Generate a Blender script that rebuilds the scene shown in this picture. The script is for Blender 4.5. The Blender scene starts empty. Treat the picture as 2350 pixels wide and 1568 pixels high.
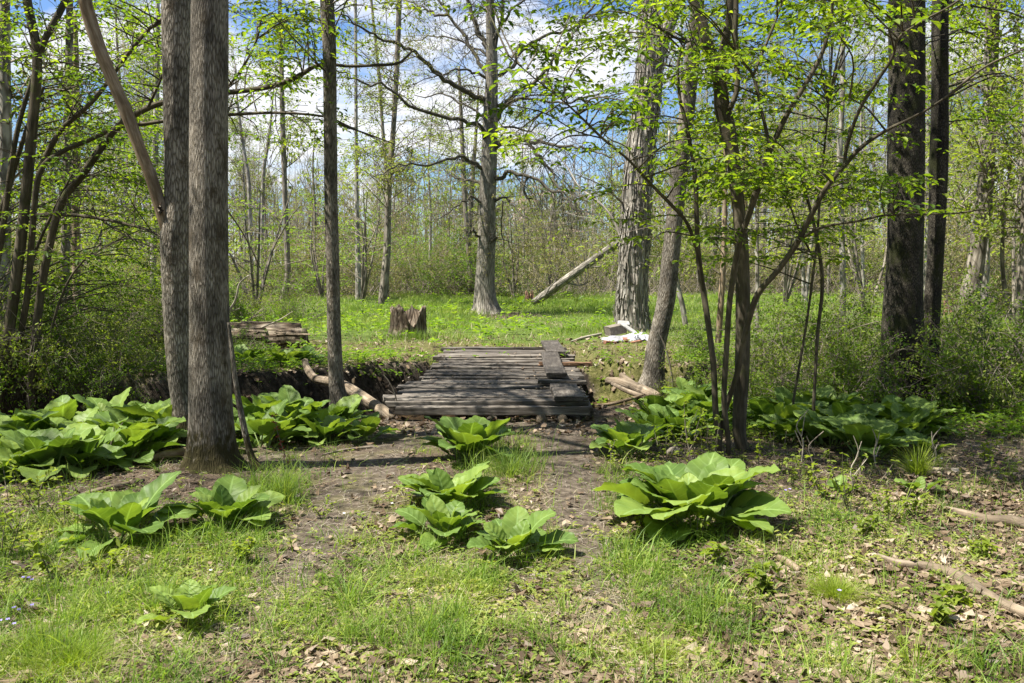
import bpy, bmesh, math, random
import numpy as np
from math import radians, sin, cos, pi

# ---------------------------------------------------------------- camera, world, sun, exposure
SC = bpy.context.scene
COL = SC.collection
F, CX, CY, HZ = 2035.0, 1175.0, 784.0, 610.0      # focal length and centre in units of a 2350 px wide picture
PITCH = math.atan((CY - HZ) / F)
CAMZ = 1.6
cam = bpy.data.cameras.new('camera'); camo = bpy.data.objects.new('camera', cam); COL.objects.link(camo)
camo.location = (0, 0, CAMZ); camo.rotation_euler = (pi / 2 - PITCH, 0, 0)
cam.sensor_width = 36; cam.lens = 36 * F / 2350; cam.clip_end = 3000; cam.clip_start = 0.05
SC.camera = camo

SUN_DIR = np.array([-0.52, -0.13, 1.0]); SUN_DIR /= np.linalg.norm(SUN_DIR)
ELEV = math.asin(SUN_DIR[2]); AZ = math.atan2(SUN_DIR[0], SUN_DIR[1])
w = bpy.data.worlds.new('World'); SC.world = w; w.use_nodes = True
nt = w.node_tree; nt.nodes.clear()
def N(nt, t, **k):
    n = nt.nodes.new(t)
    for a, b in k.items():
        if a in n.inputs.keys(): n.inputs[a].default_value = b
        else: setattr(n, a, b)
    return n
out = N(nt, 'ShaderNodeOutputWorld'); bg = N(nt, 'ShaderNodeBackground', Strength=0.038)
sky = N(nt, 'ShaderNodeTexSky', sky_type='NISHITA'); sky.sun_disc = False
sky.sun_elevation = ELEV; sky.sun_rotation = AZ % (2 * pi); sky.air_density = 1.0; sky.dust_density = 0.4; sky.ozone_density = 2.0
tc = N(nt, 'ShaderNodeTexCoord'); mp = N(nt, 'ShaderNodeMapping'); mp.inputs['Scale'].default_value = (1, 1, 2.6); mp.inputs['Location'].default_value = (0.35, 0.1, 0.12)
nz = N(nt, 'ShaderNodeTexNoise', Scale=4.2, Detail=9.0, Roughness=0.56, Distortion=0.25)
cr = N(nt, 'ShaderNodeValToRGB'); cr.color_ramp.elements[0].position = 0.49; cr.color_ramp.elements[1].position = 0.60
mx = N(nt, 'ShaderNodeMix', data_type='RGBA'); mx.inputs[7].default_value = (10.5, 10.7, 11.2, 1)
L = nt.links.new
tint = N(nt, 'ShaderNodeMix', data_type='RGBA', blend_type='MULTIPLY'); tint.inputs[0].default_value = 1.0; tint.inputs[7].default_value = (1.15, 1.4, 1.75, 1)
L(tc.outputs['Generated'], mp.inputs['Vector']); L(mp.outputs[0], nz.inputs['Vector']); L(nz.outputs['Fac'], cr.inputs[0])
L(cr.outputs['Color'], mx.inputs[0]); L(sky.outputs[0], tint.inputs[6]); L(tint.outputs[2], mx.inputs[6]); L(mx.outputs[2], bg.inputs['Color']); L(bg.outputs[0], out.inputs[0])
sl = bpy.data.lights.new('sun', 'SUN'); sl.energy = 5.0; sl.angle = radians(0.6); sl.color = (1, 0.95, 0.86)
so = bpy.data.objects.new('sun', sl); COL.objects.link(so); so.location = (-10, -5, 30)
from mathutils import Vector, Matrix
so.rotation_euler = Vector(SUN_DIR).to_track_quat('Z', 'Y').to_euler()
SC.view_settings.view_transform = 'Standard'; SC.view_settings.look = 'None'; SC.view_settings.exposure = 1.45; SC.view_settings.gamma = 1
SC.render.engine = 'CYCLES'
SC.cycles.max_bounces = 8; SC.cycles.diffuse_bounces = 2; SC.cycles.transmission_bounces = 5; SC.cycles.glossy_bounces = 2; SC.cycles.transparent_max_bounces = 6

rng = np.random.default_rng(7); R = random.Random(5)

# ---------------------------------------------------------------- helpers
def noise2(x, y, s=1.0, seed=0):
    x = np.asarray(x, float) * s; y = np.asarray(y, float) * s
    xi = np.floor(x).astype(np.int64); yi = np.floor(y).astype(np.int64); fx = x - xi; fy = y - yi
    def h(a, b):
        n = (a * 374761393 + b * 668265263 + seed * 1442695) & 0x7fffffff
        n = ((n ^ (n >> 13)) * 1274126177) & 0x7fffffff
        return ((n ^ (n >> 16)) & 0xffff) / 65535.0
    u = fx * fx * (3 - 2 * fx); v = fy * fy * (3 - 2 * fy)
    return (h(xi, yi) * (1 - u) + h(xi + 1, yi) * u) * (1 - v) + (h(xi, yi + 1) * (1 - u) + h(xi + 1, yi + 1) * u) * v
def fbm(x, y, s=1.0, seed=0, o=4):
    t = 0; a = 0.5
    for i in range(o): t = t + a * noise2(x, y, s * 2 ** i, seed + i * 17); a *= 0.5
    return t
def sst(a, b, x):
    t = np.clip((np.asarray(x, float) - a) / (b - a), 0, 1); return t * t * (3 - 2 * t)

CKX = [-60, -12, -7, -5, -3.2, -2.0, -0.8, 0.6, 1.6, 2.6, 4, 8, 60]
CKY = [7.0, 8.6, 9.3, 9.6, 10.2, 10.9, 11.2, 11.4, 11.4, 11.1, 11.3, 12.5, 15]
CKW = [1.0, 1.0, 1.0, 1.0, 1.15, 1.45, 1.6, 1.5, 1.0, 0.6, 0.45, 0.4, 0.3]
CKB = [-0.6, -0.8, -0.9, -0.85, -0.72, -0.58, -0.52, -0.48, -0.36, -0.33, -0.28, -0.2, -0.1]
def zg(x, y):
    x = np.asarray(x, float); y = np.asarray(y, float)
    yc = np.interp(x, CKX, CKY) + 0.25 * (fbm(x, y * 0, 0.9, 3) - 0.5)
    hw = np.interp(x, CKX, CKW); bed = np.interp(x, CKX, CKB)
    s = y - yc
    base = 0.22 * sst(-0.2, 0.6, s) + 0.10 * (fbm(x, y, 0.35, 5) - 0.47) + 0.035 * (fbm(x, y, 2.1, 9, 3) - 0.45) * (np.abs(y) < 40)
    base = base + 0.004 * np.clip(y - 45, 0, 400)
    u = np.abs(s) / hw + 0.22 * (fbm(x, y, 1.7, 21) - 0.5)
    soft = np.where(s > 0, 0.22, 0.5)
    k = 1 - sst(1.0 - soft, 1.0 + soft * 0.5, u)
    base = base - 0.09 * (np.abs(x) < 1.25) * sst(12.2, 12.9, y) * (1 - sst(14.5, 15.0, y))
    return base * (1 - k) + bed * k
FW = np.array([0, cos(PITCH), -sin(PITCH)]); UP = np.array([0, sin(PITCH), cos(PITCH)]); RT = np.array([1., 0, 0]); CAM = np.array([0, 0, CAMZ])
def ray(px, py):
    px = np.asarray(px, float)[..., None]; py = np.asarray(py, float)[..., None]
    return (px - CX) / F * RT - (py - CY) / F * UP + FW
def P(px, py, Y):
    d = ray(px, py); return CAM + d * (np.asarray(Y, float)[..., None] / d[..., 1:2])
def mpp(px, py, Y):                     # metres per pixel at that depth
    d = ray(px, py); return np.asarray(Y, float) / d[..., 1] / F
def G(px, py):
    d = ray(px, py); t = (0.1 - CAMZ) / np.minimum(d[..., 2], -0.01)
    for i in range(12):
        p = CAM + d * t[..., None]; z = zg(p[..., 0], p[..., 1])
        t = t * 0.4 + 0.6 * (z - CAMZ) / np.minimum(d[..., 2], -0.01)
    p = CAM + d * t[..., None]; p[..., 2] = zg(p[..., 0], p[..., 1]); return p
def proj(p):
    q = p - CAM; zc = q @ FW; return CX + F * (q @ RT) / zc, CY - F * (q @ UP) / zc
def g1(px, py): return G(np.array([float(px)]), np.array([float(py)]))[0]

def mkmesh(name, V, polys, mats, smooth=True, bc=None, uv=None, col=None):
    """polys: list of (int array (n,k), material index)"""
    me = bpy.data.meshes.new(name)
    polys = [(np.asarray(p), m) for p, m in polys if len(p)]
    V = np.asarray(V, np.float32); me.vertices.add(len(V)); me.vertices.foreach_set('co', V.ravel())
    lt = np.concatenate([np.full(len(p), p.shape[1], np.int32) for p, m in polys]) if polys else np.zeros(0, np.int32)
    lv = np.concatenate([p.ravel() for p, m in polys]).astype(np.int32) if polys else np.zeros(0, np.int32)
    me.loops.add(len(lv)); me.loops.foreach_set('vertex_index', lv)
    me.polygons.add(len(lt)); ls = np.zeros(len(lt), np.int32); ls[1:] = np.cumsum(lt)[:-1]
    me.polygons.foreach_set('loop_start', ls); me.polygons.foreach_set('loop_total', lt)
    mi = np.concatenate([np.full(len(p), m, np.int32) for p, m in polys]) if polys else np.zeros(0, np.int32)
    me.polygons.foreach_set('material_index', mi)
    me.polygons.foreach_set('use_smooth', np.full(len(lt), smooth))
    if bc is not None:
        a = me.attributes.new('bc', 'FLOAT_VECTOR', 'POINT'); a.data.foreach_set('vector', np.asarray(bc, np.float32).ravel())
    if col is not None:
        a = me.attributes.new('mask', 'FLOAT_COLOR', 'POINT'); c = np.ones((len(V), 4), np.float32); c[:, :3] = col; a.data.foreach_set('color', c.ravel())
    if uv is not None:
        u = me.uv_layers.new(name='UVMap'); u.data.foreach_set('uv', np.asarray(uv, np.float32)[lv].ravel())
    for m in mats: me.materials.append(m)
    me.update(calc_edges=True)
    return me
def ob(name, me, parent=None, loc=(0, 0, 0)):
    o = bpy.data.objects.new(name, me); COL.objects.link(o); o.location = loc
    if parent is not None: o.parent = parent
    return o
def tag(o, label=None, cat=None, group=None, kind=None):
    if label: o['label'] = label
    if cat: o['category'] = cat
    if group: o['group'] = group
    if kind: o['kind'] = kind
    return o
def thing(name, label, cat, loc, group=None):
    o = ob(name, None, None, loc); o.empty_display_size = 0.2; return tag(o, label, cat, group)
def copy_thing(o, loc, rz=0, sc=1, label=None, tiltx=0):
    c = o.copy(); COL.objects.link(c); c.location = loc; c.rotation_euler = (tiltx, 0, rz)
    c.scale = (sc, sc, sc) if np.isscalar(sc) else sc
    if label: c['label'] = label
    for ch in list(o.children):
        d = ch.copy(); COL.objects.link(d); d.parent = c
        for g in list(ch.children):
            e = g.copy(); COL.objects.link(e); e.parent = d
    return c

def smooth_line(pts, n):
    """Catmull-Rom resample of rows of pts to n rows"""
    p = np.asarray(pts, float)
    if len(p) == 2: t = np.linspace(0, 1, n)[:, None]; return p[0] * (1 - t) + p[1] * t
    q = np.vstack([2 * p[0] - p[1], p, 2 * p[-1] - p[-2]])
    seg = np.r_[0, np.cumsum(np.linalg.norm(np.diff(p[:, :3], axis=0), axis=1) + 1e-6)]
    s = np.linspace(0, seg[-1], n); i = np.clip(np.searchsorted(seg, s, side='right') - 1, 0, len(p) - 2)
    t = ((s - seg[i]) / (seg[i + 1] - seg[i]))[:, None]
    a, b, c, d = q[i], q[i + 1], q[i + 2], q[i + 3]
    return 0.5 * ((2 * b) + (-a + c) * t + (2 * a - 5 * b + 4 * c - d) * t ** 2 + (-a + 3 * b - 3 * c + d) * t ** 3)

class Wood:
    def __init__(s): s.g = {}
    def add(s, pts, rad, k=3):
        pts = np.asarray(pts, float); s.g.setdefault((len(pts), k), []).append((pts, np.asarray(rad, float)))
    def arrays(s, off=np.zeros(3), rough=0.0, lobes=None):
        VV, QQ, BB, n0 = [], [], [], 0
        for (n, k), lst in s.g.items():
            Pn = np.array([a for a, b in lst]); Rn = np.array([b for a, b in lst]); m = len(Pn)
            T = np.gradient(Pn, axis=1); T /= np.linalg.norm(T, axis=2, keepdims=True) + 1e-9
            mean = np.abs(T[:, :, 2].mean(axis=1)) > 0.75
            ref = np.where(mean[:, None], np.array([0., 1., 0.]), np.array([0., 0., 1.]))[:, None, :]
            A = np.cross(T, np.broadcast_to(ref, T.shape)); A /= np.linalg.norm(A, axis=2, keepdims=True) + 1e-9
            B = np.cross(A, T)
            th = np.linspace(0, 2 * pi, k, endpoint=False)
            ln = np.concatenate([np.zeros((m, 1)), np.cumsum(np.linalg.norm(np.diff(Pn, axis=1), axis=2), axis=1)], axis=1)
            rr = np.repeat(Rn[:, :, None], k, 2)
            if rough:
                idx = np.arange(m)[:, None, None] * 7.3
                nn = fbm(np.cos(th)[None, None, :] * 3 + idx + np.sin(th)[None, None, :] * 2.1, ln[:, :, None] * 1.3 + np.sin(th)[None, None, :] * 3, 1.0, 3) - 0.47
                rr = rr * (1 + rough * 2 * nn)
            if lobes:
                amp, nl, hh = lobes
                f = np.exp(-ln / hh)[:, :, None]
                rr = rr * (1 + amp * f * (np.cos(nl * th + 0.7)[None, None, :] * 0.6 + 0.4 * np.cos((nl + 2) * th + 2)[None, None, :]))
            V = Pn[:, :, None, :] + rr[..., None] * (np.cos(th)[None, None, :, None] * A[:, :, None, :] + np.sin(th)[None, None, :, None] * B[:, :, None, :])
            bcv = np.stack([np.cos(th)[None, None, :] * Rn[:, :1, None] + np.arange(m)[:, None, None] * 0.37 + 0 * rr, np.sin(th)[None, None, :] * Rn[:, :1, None] + 0 * rr, ln[:, :, None] + 0 * rr + np.arange(m)[:, None, None] * 1.7], axis=-1)
            i = (np.arange(m)[:, None, None] * n + np.arange(n - 1)[None, :, None]) * k
            j = np.arange(k)[None, None, :]; j2 = (j + 1) % k
            Q = np.stack([i + j, i + j2, i + k + j2, i + k + j], axis=-1).reshape(-1, 4) + n0
            VV.append(V.reshape(-1, 3)); BB.append(bcv.reshape(-1, 3)); QQ.append(Q); n0 += m * n * k
        if not VV: return np.zeros((0, 3)), np.zeros((0, 4), int), np.zeros((0, 3))
        return np.vstack(VV) - off, np.vstack(QQ), np.vstack(BB)
    def caps(s): pass
    def build(s, name, mat, parent=None, off=np.zeros(3), rough=0.0, lobes=None):
        V, Q, B = s.arrays(off, rough, lobes)
        ends = []; n0 = 0
        for (n, k), lst in s.g.items():
            if k >= 8:
                for q in range(len(lst)):
                    b = n0 + q * n * k; ends.append(np.arange(b, b + k)[::-1]); ends.append(np.arange(b + (n - 1) * k, b + n * k))
            n0 += len(lst) * n * k
        pol = [(Q, 0)]
        for e in ends: pol.append((e[None, :], 0))
        return ob(name, mkmesh(name, V, pol, [mat], bc=B), parent)

class Leaves:
    """folded six-point leaves"""
    def __init__(s): s.c = []
    def add(s, pos, ax, nrm, ln, wd): s.c.append((np.atleast_2d(pos), np.atleast_2d(ax), np.atleast_2d(nrm), np.atleast_1d(ln), np.atleast_1d(wd)))
    def count(s): return sum(len(c[0]) for c in s.c)
    def arrays(s, off=np.zeros(3), simple=False, fold=0.22):
        if not s.c: return np.zeros((0, 3)), np.zeros((0, 4), int)
        p = np.vstack([c[0] for c in s.c]); a = np.vstack([c[1] for c in s.c]); n = np.vstack([c[2] for c in s.c])
        l = np.concatenate([c[3] for c in s.c])[:, None]; w_ = np.concatenate([c[4] for c in s.c])[:, None]
        a = a / (np.linalg.norm(a, axis=1, keepdims=True) + 1e-9); sd = np.cross(a, n); sd /= np.linalg.norm(sd, axis=1, keepdims=True) + 1e-9; n = np.cross(sd, a)
        m = len(p)
        if simple:
            V = np.stack([p, p + a * l * .5 + sd * w_ * .5, p + a * l, p + a * l * .5 - sd * w_ * .5], 1)
            Q = np.arange(m * 4).reshape(m, 4); return V.reshape(-1, 3) - off, Q
        V = np.stack([p, p + a * l * .28 + sd * w_ * .46 + n * w_ * fold, p + a * l * .68 + sd * w_ * .40 + n * w_ * fold, p + a * l - n * l * .12,
                      p + a * l * .68 - sd * w_ * .40 + n * w_ * fold, p + a * l * .28 - sd * w_ * .46 + n * w_ * fold], 1)
        b = np.arange(m)[:, None] * 6
        Q = np.vstack([b + np.array([0, 1, 2, 3]), b + np.array([0, 3, 4, 5])])
        return V.reshape(-1, 3) - off, Q
def combine(name, wood, leaves, wmat, lmat, parent=None, off=np.zeros(3), simple=False, fold=0.22):
    V1, Q1, B1 = wood.arrays(off); V2, Q2 = leaves.arrays(off, simple, fold)
    me = mkmesh(name, np.vstack([V1, V2]), [(Q1, 0), (Q2 + len(V1), 1)], [wmat, lmat], bc=np.vstack([B1, np.zeros((len(V2), 3))]))
    return ob(name, me, parent)
def rvec(n): v = rng.normal(size=(n, 3)); return v / np.linalg.norm(v, axis=1, keepdims=True)

# ---------------------------------------------------------------- materials
def newmat(name):
    m = bpy.data.materials.new(name); m.use_nodes = True; n = m.node_tree; n.nodes.clear()
    return m, n, N(n, 'ShaderNodeOutputMaterial')
def ramp(n, stops):
    r = N(n, 'ShaderNodeValToRGB'); e = r.color_ramp.elements
    while len(e) < len(stops): e.new(0.5)
    for i, (p, c) in enumerate(stops): e[i].position = p; e[i].color = (*c, 1)
    return r
def bark(name, c0, c1, c2, sc=(26, 26, 5), bump=0.012, moss=None, mossamt=0.5, cell=True, rough=0.9, patch=0.0, foot=None):
    m, n, o = newmat(name); l = n.links.new
    at = N(n, 'ShaderNodeAttribute', attribute_name='bc'); mp = N(n, 'ShaderNodeMapping'); mp.inputs['Scale'].default_value = sc
    l(at.outputs['Vector'], mp.inputs['Vector'])
    nd = N(n, 'ShaderNodeTexNoise', Scale=0.45, Detail=4.0); l(mp.outputs[0], nd.inputs['Vector'])
    add = N(n, 'ShaderNodeMix', data_type='VECTOR'); add.inputs[0].default_value = 0.42; l(mp.outputs[0], add.inputs[4]); l(nd.outputs['Color'], add.inputs[5])
    n1 = N(n, 'ShaderNodeTexNoise', Scale=1.6, Detail=6.0, Roughness=0.65); l(mp.outputs[0], n1.inputs['Vector'])
    if cell:
        v = N(n, 'ShaderNodeTexVoronoi', feature='DISTANCE_TO_EDGE', Scale=1.0); l(add.outputs[1], v.inputs['Vector'])
        mr = N(n, 'ShaderNodeMapRange'); mr.inputs[1].default_value = 0.0; mr.inputs[2].default_value = 0.28; l(v.outputs['Distance'], mr.inputs[0])
        mul = N(n, 'ShaderNodeMath', operation='MULTIPLY_ADD'); l(n1.outputs['Fac'], mul.inputs[0]); mul.inputs[1].default_value = 0.70; 
        m2 = N(n, 'ShaderNodeMath', operation='MULTIPLY'); l(mr.outputs[0], m2.inputs[0]); m2.inputs[1].default_value = 0.48; l(m2.outputs[0], mul.inputs[2]); h = mul.outputs[0]
    else: h = n1.outputs['Fac']
    r = ramp(n, [(0.25, c0), (0.5, c1), (0.78, c2)]); l(h, r.inputs[0]); colr = r.outputs[0]
    big = N(n, 'ShaderNodeTexNoise', Scale=2.2, Detail=4.0, Roughness=0.6); l(at.outputs['Vector'], big.inputs['Vector'])
    if patch:
        pr = ramp(n, [(0.42, (1 - patch,) * 3), (0.6, (1.1,) * 3)]); l(big.outputs['Fac'], pr.inputs[0])
        mm = N(n, 'ShaderNodeMix', data_type='RGBA', blend_type='MULTIPLY'); mm.inputs[0].default_value = 1; l(colr, mm.inputs[6]); l(pr.outputs[0], mm.inputs[7]); colr = mm.outputs[2]
    if moss:
        b2 = N(n, 'ShaderNodeTexNoise', Scale=3.1, Detail=5.0, Roughness=0.7); l(at.outputs['Vector'], b2.inputs['Vector'])
        mr2 = ramp(n, [(0.62 - mossamt * 0.2, (0, 0, 0)), (0.72 - mossamt * 0.2, (1, 1, 1))]); l(b2.outputs['Fac'], mr2.inputs[0])
        mm = N(n, 'ShaderNodeMix', data_type='RGBA'); l(mr2.outputs[0], mm.inputs[0]); l(colr, mm.inputs[6]); mm.inputs[7].default_value = (*moss, 1); colr = mm.outputs[2]
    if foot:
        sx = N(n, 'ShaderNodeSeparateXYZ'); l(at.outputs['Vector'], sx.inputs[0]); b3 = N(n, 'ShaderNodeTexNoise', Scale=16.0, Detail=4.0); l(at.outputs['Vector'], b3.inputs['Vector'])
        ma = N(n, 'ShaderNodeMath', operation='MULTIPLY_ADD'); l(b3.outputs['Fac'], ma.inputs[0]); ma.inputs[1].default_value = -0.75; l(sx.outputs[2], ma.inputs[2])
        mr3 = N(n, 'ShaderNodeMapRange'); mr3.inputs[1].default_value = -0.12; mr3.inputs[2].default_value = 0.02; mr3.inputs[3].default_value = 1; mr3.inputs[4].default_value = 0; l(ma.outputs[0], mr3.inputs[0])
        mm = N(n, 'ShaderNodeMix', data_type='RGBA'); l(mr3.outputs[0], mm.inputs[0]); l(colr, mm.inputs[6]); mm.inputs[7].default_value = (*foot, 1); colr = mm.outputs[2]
    bs = N(n, 'ShaderNodeBsdfPrincipled', Roughness=rough); bs.inputs['Specular IOR Level'].default_value = 0.2
    bp = N(n, 'ShaderNodeBump', Distance=bump, Strength=1.0); l(h, bp.inputs['Height'])
    l(colr, bs.inputs['Base Color']); l(bp.outputs[0], bs.inputs['Normal']); l(bs.outputs[0], o.inputs[0]); return m
def leafmat(name, cols, trans=0.45, gloss=0.25, tgain=(1.3, 1.5, 0.5), rough=0.5):
    m, n, o = newmat(name); l = n.links.new
    g = N(n, 'ShaderNodeNewGeometry'); oi = N(n, 'ShaderNodeObjectInfo')
    a = N(n, 'ShaderNodeMath', operation='MULTIPLY_ADD'); l(oi.outputs['Random'], a.inputs[0]); a.inputs[1].default_value = 0.18
    b = N(n, 'ShaderNodeMath', operation='MULTIPLY_ADD'); l(g.outputs['Random Per Island'], b.inputs[0]); b.inputs[1].default_value = 0.55; l(b.outputs[0], a.inputs[2])
    tc = N(n, 'ShaderNodeTexCoord'); nz = N(n, 'ShaderNodeTexNoise', Scale=1.6, Detail=2.0); l(tc.outputs['Object'], nz.inputs['Vector']); b4 = N(n, 'ShaderNodeMapRange'); b4.inputs[1].default_value = .35; b4.inputs[2].default_value = .65; b4.inputs[3].default_value = -.08; b4.inputs[4].default_value = .35; l(nz.outputs['Fac'], b4.inputs[0]); l(b4.outputs[0], b.inputs[2])
    r = ramp(n, [(i / max(1, len(cols) - 1), c) for i, c in enumerate(cols)]); l(a.outputs[0], r.inputs[0])
    bs = N(n, 'ShaderNodeBsdfPrincipled', Roughness=rough); bs.inputs['Specular IOR Level'].default_value = gloss
    tr = N(n, 'ShaderNodeBsdfTranslucent'); mm = N(n, 'ShaderNodeMix', data_type='RGBA', blend_type='MULTIPLY'); mm.inputs[0].default_value = 1
    l(r.outputs[0], mm.inputs[6]); mm.inputs[7].default_value = (*tgain, 1); l(mm.outputs[2], tr.inputs[0]); l(r.outputs[0], bs.inputs['Base Color'])
    ms = N(n, 'ShaderNodeMixShader'); ms.inputs[0].default_value = trans; l(bs.outputs[0], ms.inputs[1]); l(tr.outputs[0], ms.inputs[2]); l(ms.outputs[0], o.inputs[0]); return m
def plain(name, stops, scale=(6, 6, 6), bump=0.004, rough=0.85, det=6.0, coord='Object', spec=0.3):
    m, n, o = newmat(name); l = n.links.new
    tc = N(n, 'ShaderNodeTexCoord'); mp = N(n, 'ShaderNodeMapping'); mp.inputs['Scale'].default_value = scale; l(tc.outputs[coord], mp.inputs[0])
    nn = N(n, 'ShaderNodeTexNoise', Scale=1.0, Detail=det, Roughness=0.62); l(mp.outputs[0], nn.inputs['Vector'])
    r = ramp(n, stops); l(nn.outputs['Fac'], r.inputs[0])
    bs = N(n, 'ShaderNodeBsdfPrincipled', Roughness=rough); bs.inputs['Specular IOR Level'].default_value = spec
    bp = N(n, 'ShaderNodeBump', Distance=bump, Strength=1.0); l(nn.outputs['Fac'], bp.inputs['Height'])
    l(r.outputs[0], bs.inputs['Base Color']); l(bp.outputs[0], bs.inputs['Normal']); l(bs.outputs[0], o.inputs[0]); return m

M = {}
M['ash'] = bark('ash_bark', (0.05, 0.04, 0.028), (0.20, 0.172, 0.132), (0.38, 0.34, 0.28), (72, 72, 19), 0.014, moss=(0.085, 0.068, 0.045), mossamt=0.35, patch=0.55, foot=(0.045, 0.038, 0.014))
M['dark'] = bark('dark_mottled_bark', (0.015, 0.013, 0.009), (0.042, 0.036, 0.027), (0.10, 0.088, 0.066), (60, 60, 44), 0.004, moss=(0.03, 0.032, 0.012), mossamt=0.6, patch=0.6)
M['smooth'] = bark('smooth_bark', (0.05, 0.04, 0.026), (0.105, 0.088, 0.06), (0.19, 0.165, 0.12), (20, 20, 3), 0.006, moss=(0.06, 0.065, 0.022), mossamt=0.4, cell=False, patch=0.4)
M['oak'] = bark('oak_bark', (0.07, 0.06, 0.045), (0.20, 0.18, 0.145), (0.33, 0.30, 0.25), (24, 24, 5), 0.02, patch=0.35, moss=(0.09, 0.085, 0.03), mossamt=0.0)
M['oaklimb'] = bark('oak_limb_bark', (0.04, 0.034, 0.024), (0.085, 0.075, 0.055), (0.16, 0.145, 0.11), (24, 24, 5), 0.01, cell=False, patch=0.3)
M['shag'] = bark('shaggy_bark', (0.10, 0.088, 0.072), (0.23, 0.205, 0.17), (0.40, 0.37, 0.32), (26, 26, 2.2), 0.02, patch=0.3)
M['bgbark'] = bark('woodland_bark', (0.08, 0.066, 0.05), (0.18, 0.155, 0.12), (0.30, 0.265, 0.215), (16, 16, 4), 0.012, patch=0.35)
M['pale'] = bark('pale_bark', (0.14, 0.12, 0.095), (0.27, 0.245, 0.205), (0.42, 0.39, 0.34), (14, 14, 4), 0.012, patch=0.35)
M['dead'] = bark('bare_dead_wood', (0.10, 0.068, 0.038), (0.28, 0.205, 0.13), (0.52, 0.45, 0.35), (22, 22, 3.0), 0.005, cell=False, rough=0.75, patch=0.45)
M['logbark'] = bark('weathered_log', (0.07, 0.05, 0.034), (0.25, 0.195, 0.135), (0.45, 0.38, 0.29), (40, 40, 2.2), 0.012, patch=0.45, cell=False)
M['rotten'] = bark('rotten_wood', (0.022, 0.015, 0.01), (0.11, 0.08, 0.053), (0.26, 0.215, 0.16), (26, 26, 2.5), 0.03, patch=0.5, moss=(0.07, 0.085, 0.02), mossamt=0.2)
M['redwood'] = bark('broken_red_wood', (0.08, 0.045, 0.028), (0.24, 0.14, 0.085), (0.40, 0.27, 0.18), (30, 30, 2), 0.02, cell=False)
M['twig'] = bark('twig_bark', (0.10, 0.08, 0.06), (0.19, 0.16, 0.125), (0.30, 0.26, 0.21), (10, 10, 3), 0.0, cell=False)
M['paletwig'] = bark('pale_dead_twig', (0.2, 0.17, 0.13), (0.33, 0.29, 0.23), (0.48, 0.43, 0.36), (10, 10, 3), 0.0, cell=False)
M['leaf'] = leafmat('hornbeam_leaf', [(0.045, 0.10, 0.012), (0.12, 0.19, 0.02), (0.27, 0.33, 0.045)], 0.5, tgain=(1.9, 1.9, 0.5))
M['leafy'] = leafmat('young_yellow_leaf', [(0.13, 0.19, 0.02), (0.20, 0.26, 0.03), (0.27, 0.31, 0.05)], 0.5, tgain=(1.5, 1.5, 0.6))
M['leafbg'] = leafmat('woodland_leaf', [(0.09, 0.13, 0.02), (0.17, 0.22, 0.035), (0.28, 0.31, 0.07)], 0.45, tgain=(1.5, 1.6, 0.6))
M['leafg'] = leafmat('green_shrub_leaf', [(0.06, 0.12, 0.014), (0.12, 0.20, 0.022), (0.23, 0.30, 0.04)], 0.45, tgain=(1.7, 1.8, 0.6))
M['bud'] = leafmat('catkin', [(0.22, 0.19, 0.09), (0.26, 0.23, 0.10)], 0.3)
M['pink'] = leafmat('pale_pink_blossom', [(0.42, 0.30, 0.24), (0.55, 0.42, 0.34)], 0.3, tgain=(1, 1, 1))
M['grass'] = leafmat('grass_blade', [(0.06, 0.12, 0.018), (0.13, 0.22, 0.03), (0.25, 0.33, 0.06), (0.42, 0.42, 0.16)], 0.4, tgain=(1.4, 1.5, 0.6))
M['meadow'] = leafmat('meadow_blade', [(0.09, 0.16, 0.028), (0.14, 0.22, 0.04), (0.22, 0.28, 0.06), (0.32, 0.33, 0.12)], 0.4, tgain=(1.4, 1.5, 0.6))
M['tuft'] = leafmat('bright_tuft_blade', [(0.15, 0.22, 0.02), (0.24, 0.31, 0.035), (0.34, 0.38, 0.08)], 0.4, tgain=(1.4, 1.5, 0.6))
M['herb'] = leafmat('herb_leaf', [(0.10, 0.16, 0.025), (0.17, 0.23, 0.04), (0.27, 0.29, 0.07), (0.32, 0.29, 0.10)], 0.4)
M['straw'] = leafmat('dead_straw', [(0.20, 0.155, 0.09), (0.34, 0.28, 0.18), (0.46, 0.40, 0.28)], 0.2, tgain=(1, .9, .7))
M['litter'] = leafmat('dead_leaf', [(0.04, 0.027, 0.017), (0.09, 0.06, 0.038), (0.16, 0.112, 0.07), (0.27, 0.205, 0.135), (0.52, 0.44, 0.34)], 0.12, gloss=0.3, tgain=(1, 0.8, 0.6))
M['red'] = leafmat('red_sprout', [(0.25, 0.02, 0.02), (0.30, 0.08, 0.03)], 0.3, tgain=(1, 1, 1))
M['violet'] = leafmat('violet_petal', [(0.32, 0.28, 0.75), (0.6, 0.5, 0.85)], 0.3, tgain=(1, 1, 1))
M['white'] = leafmat('white_petal', [(0.75, 0.75, 0.75), (0.82, 0.8, 0.85)], 0.3, tgain=(1, 1, 1))
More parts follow.
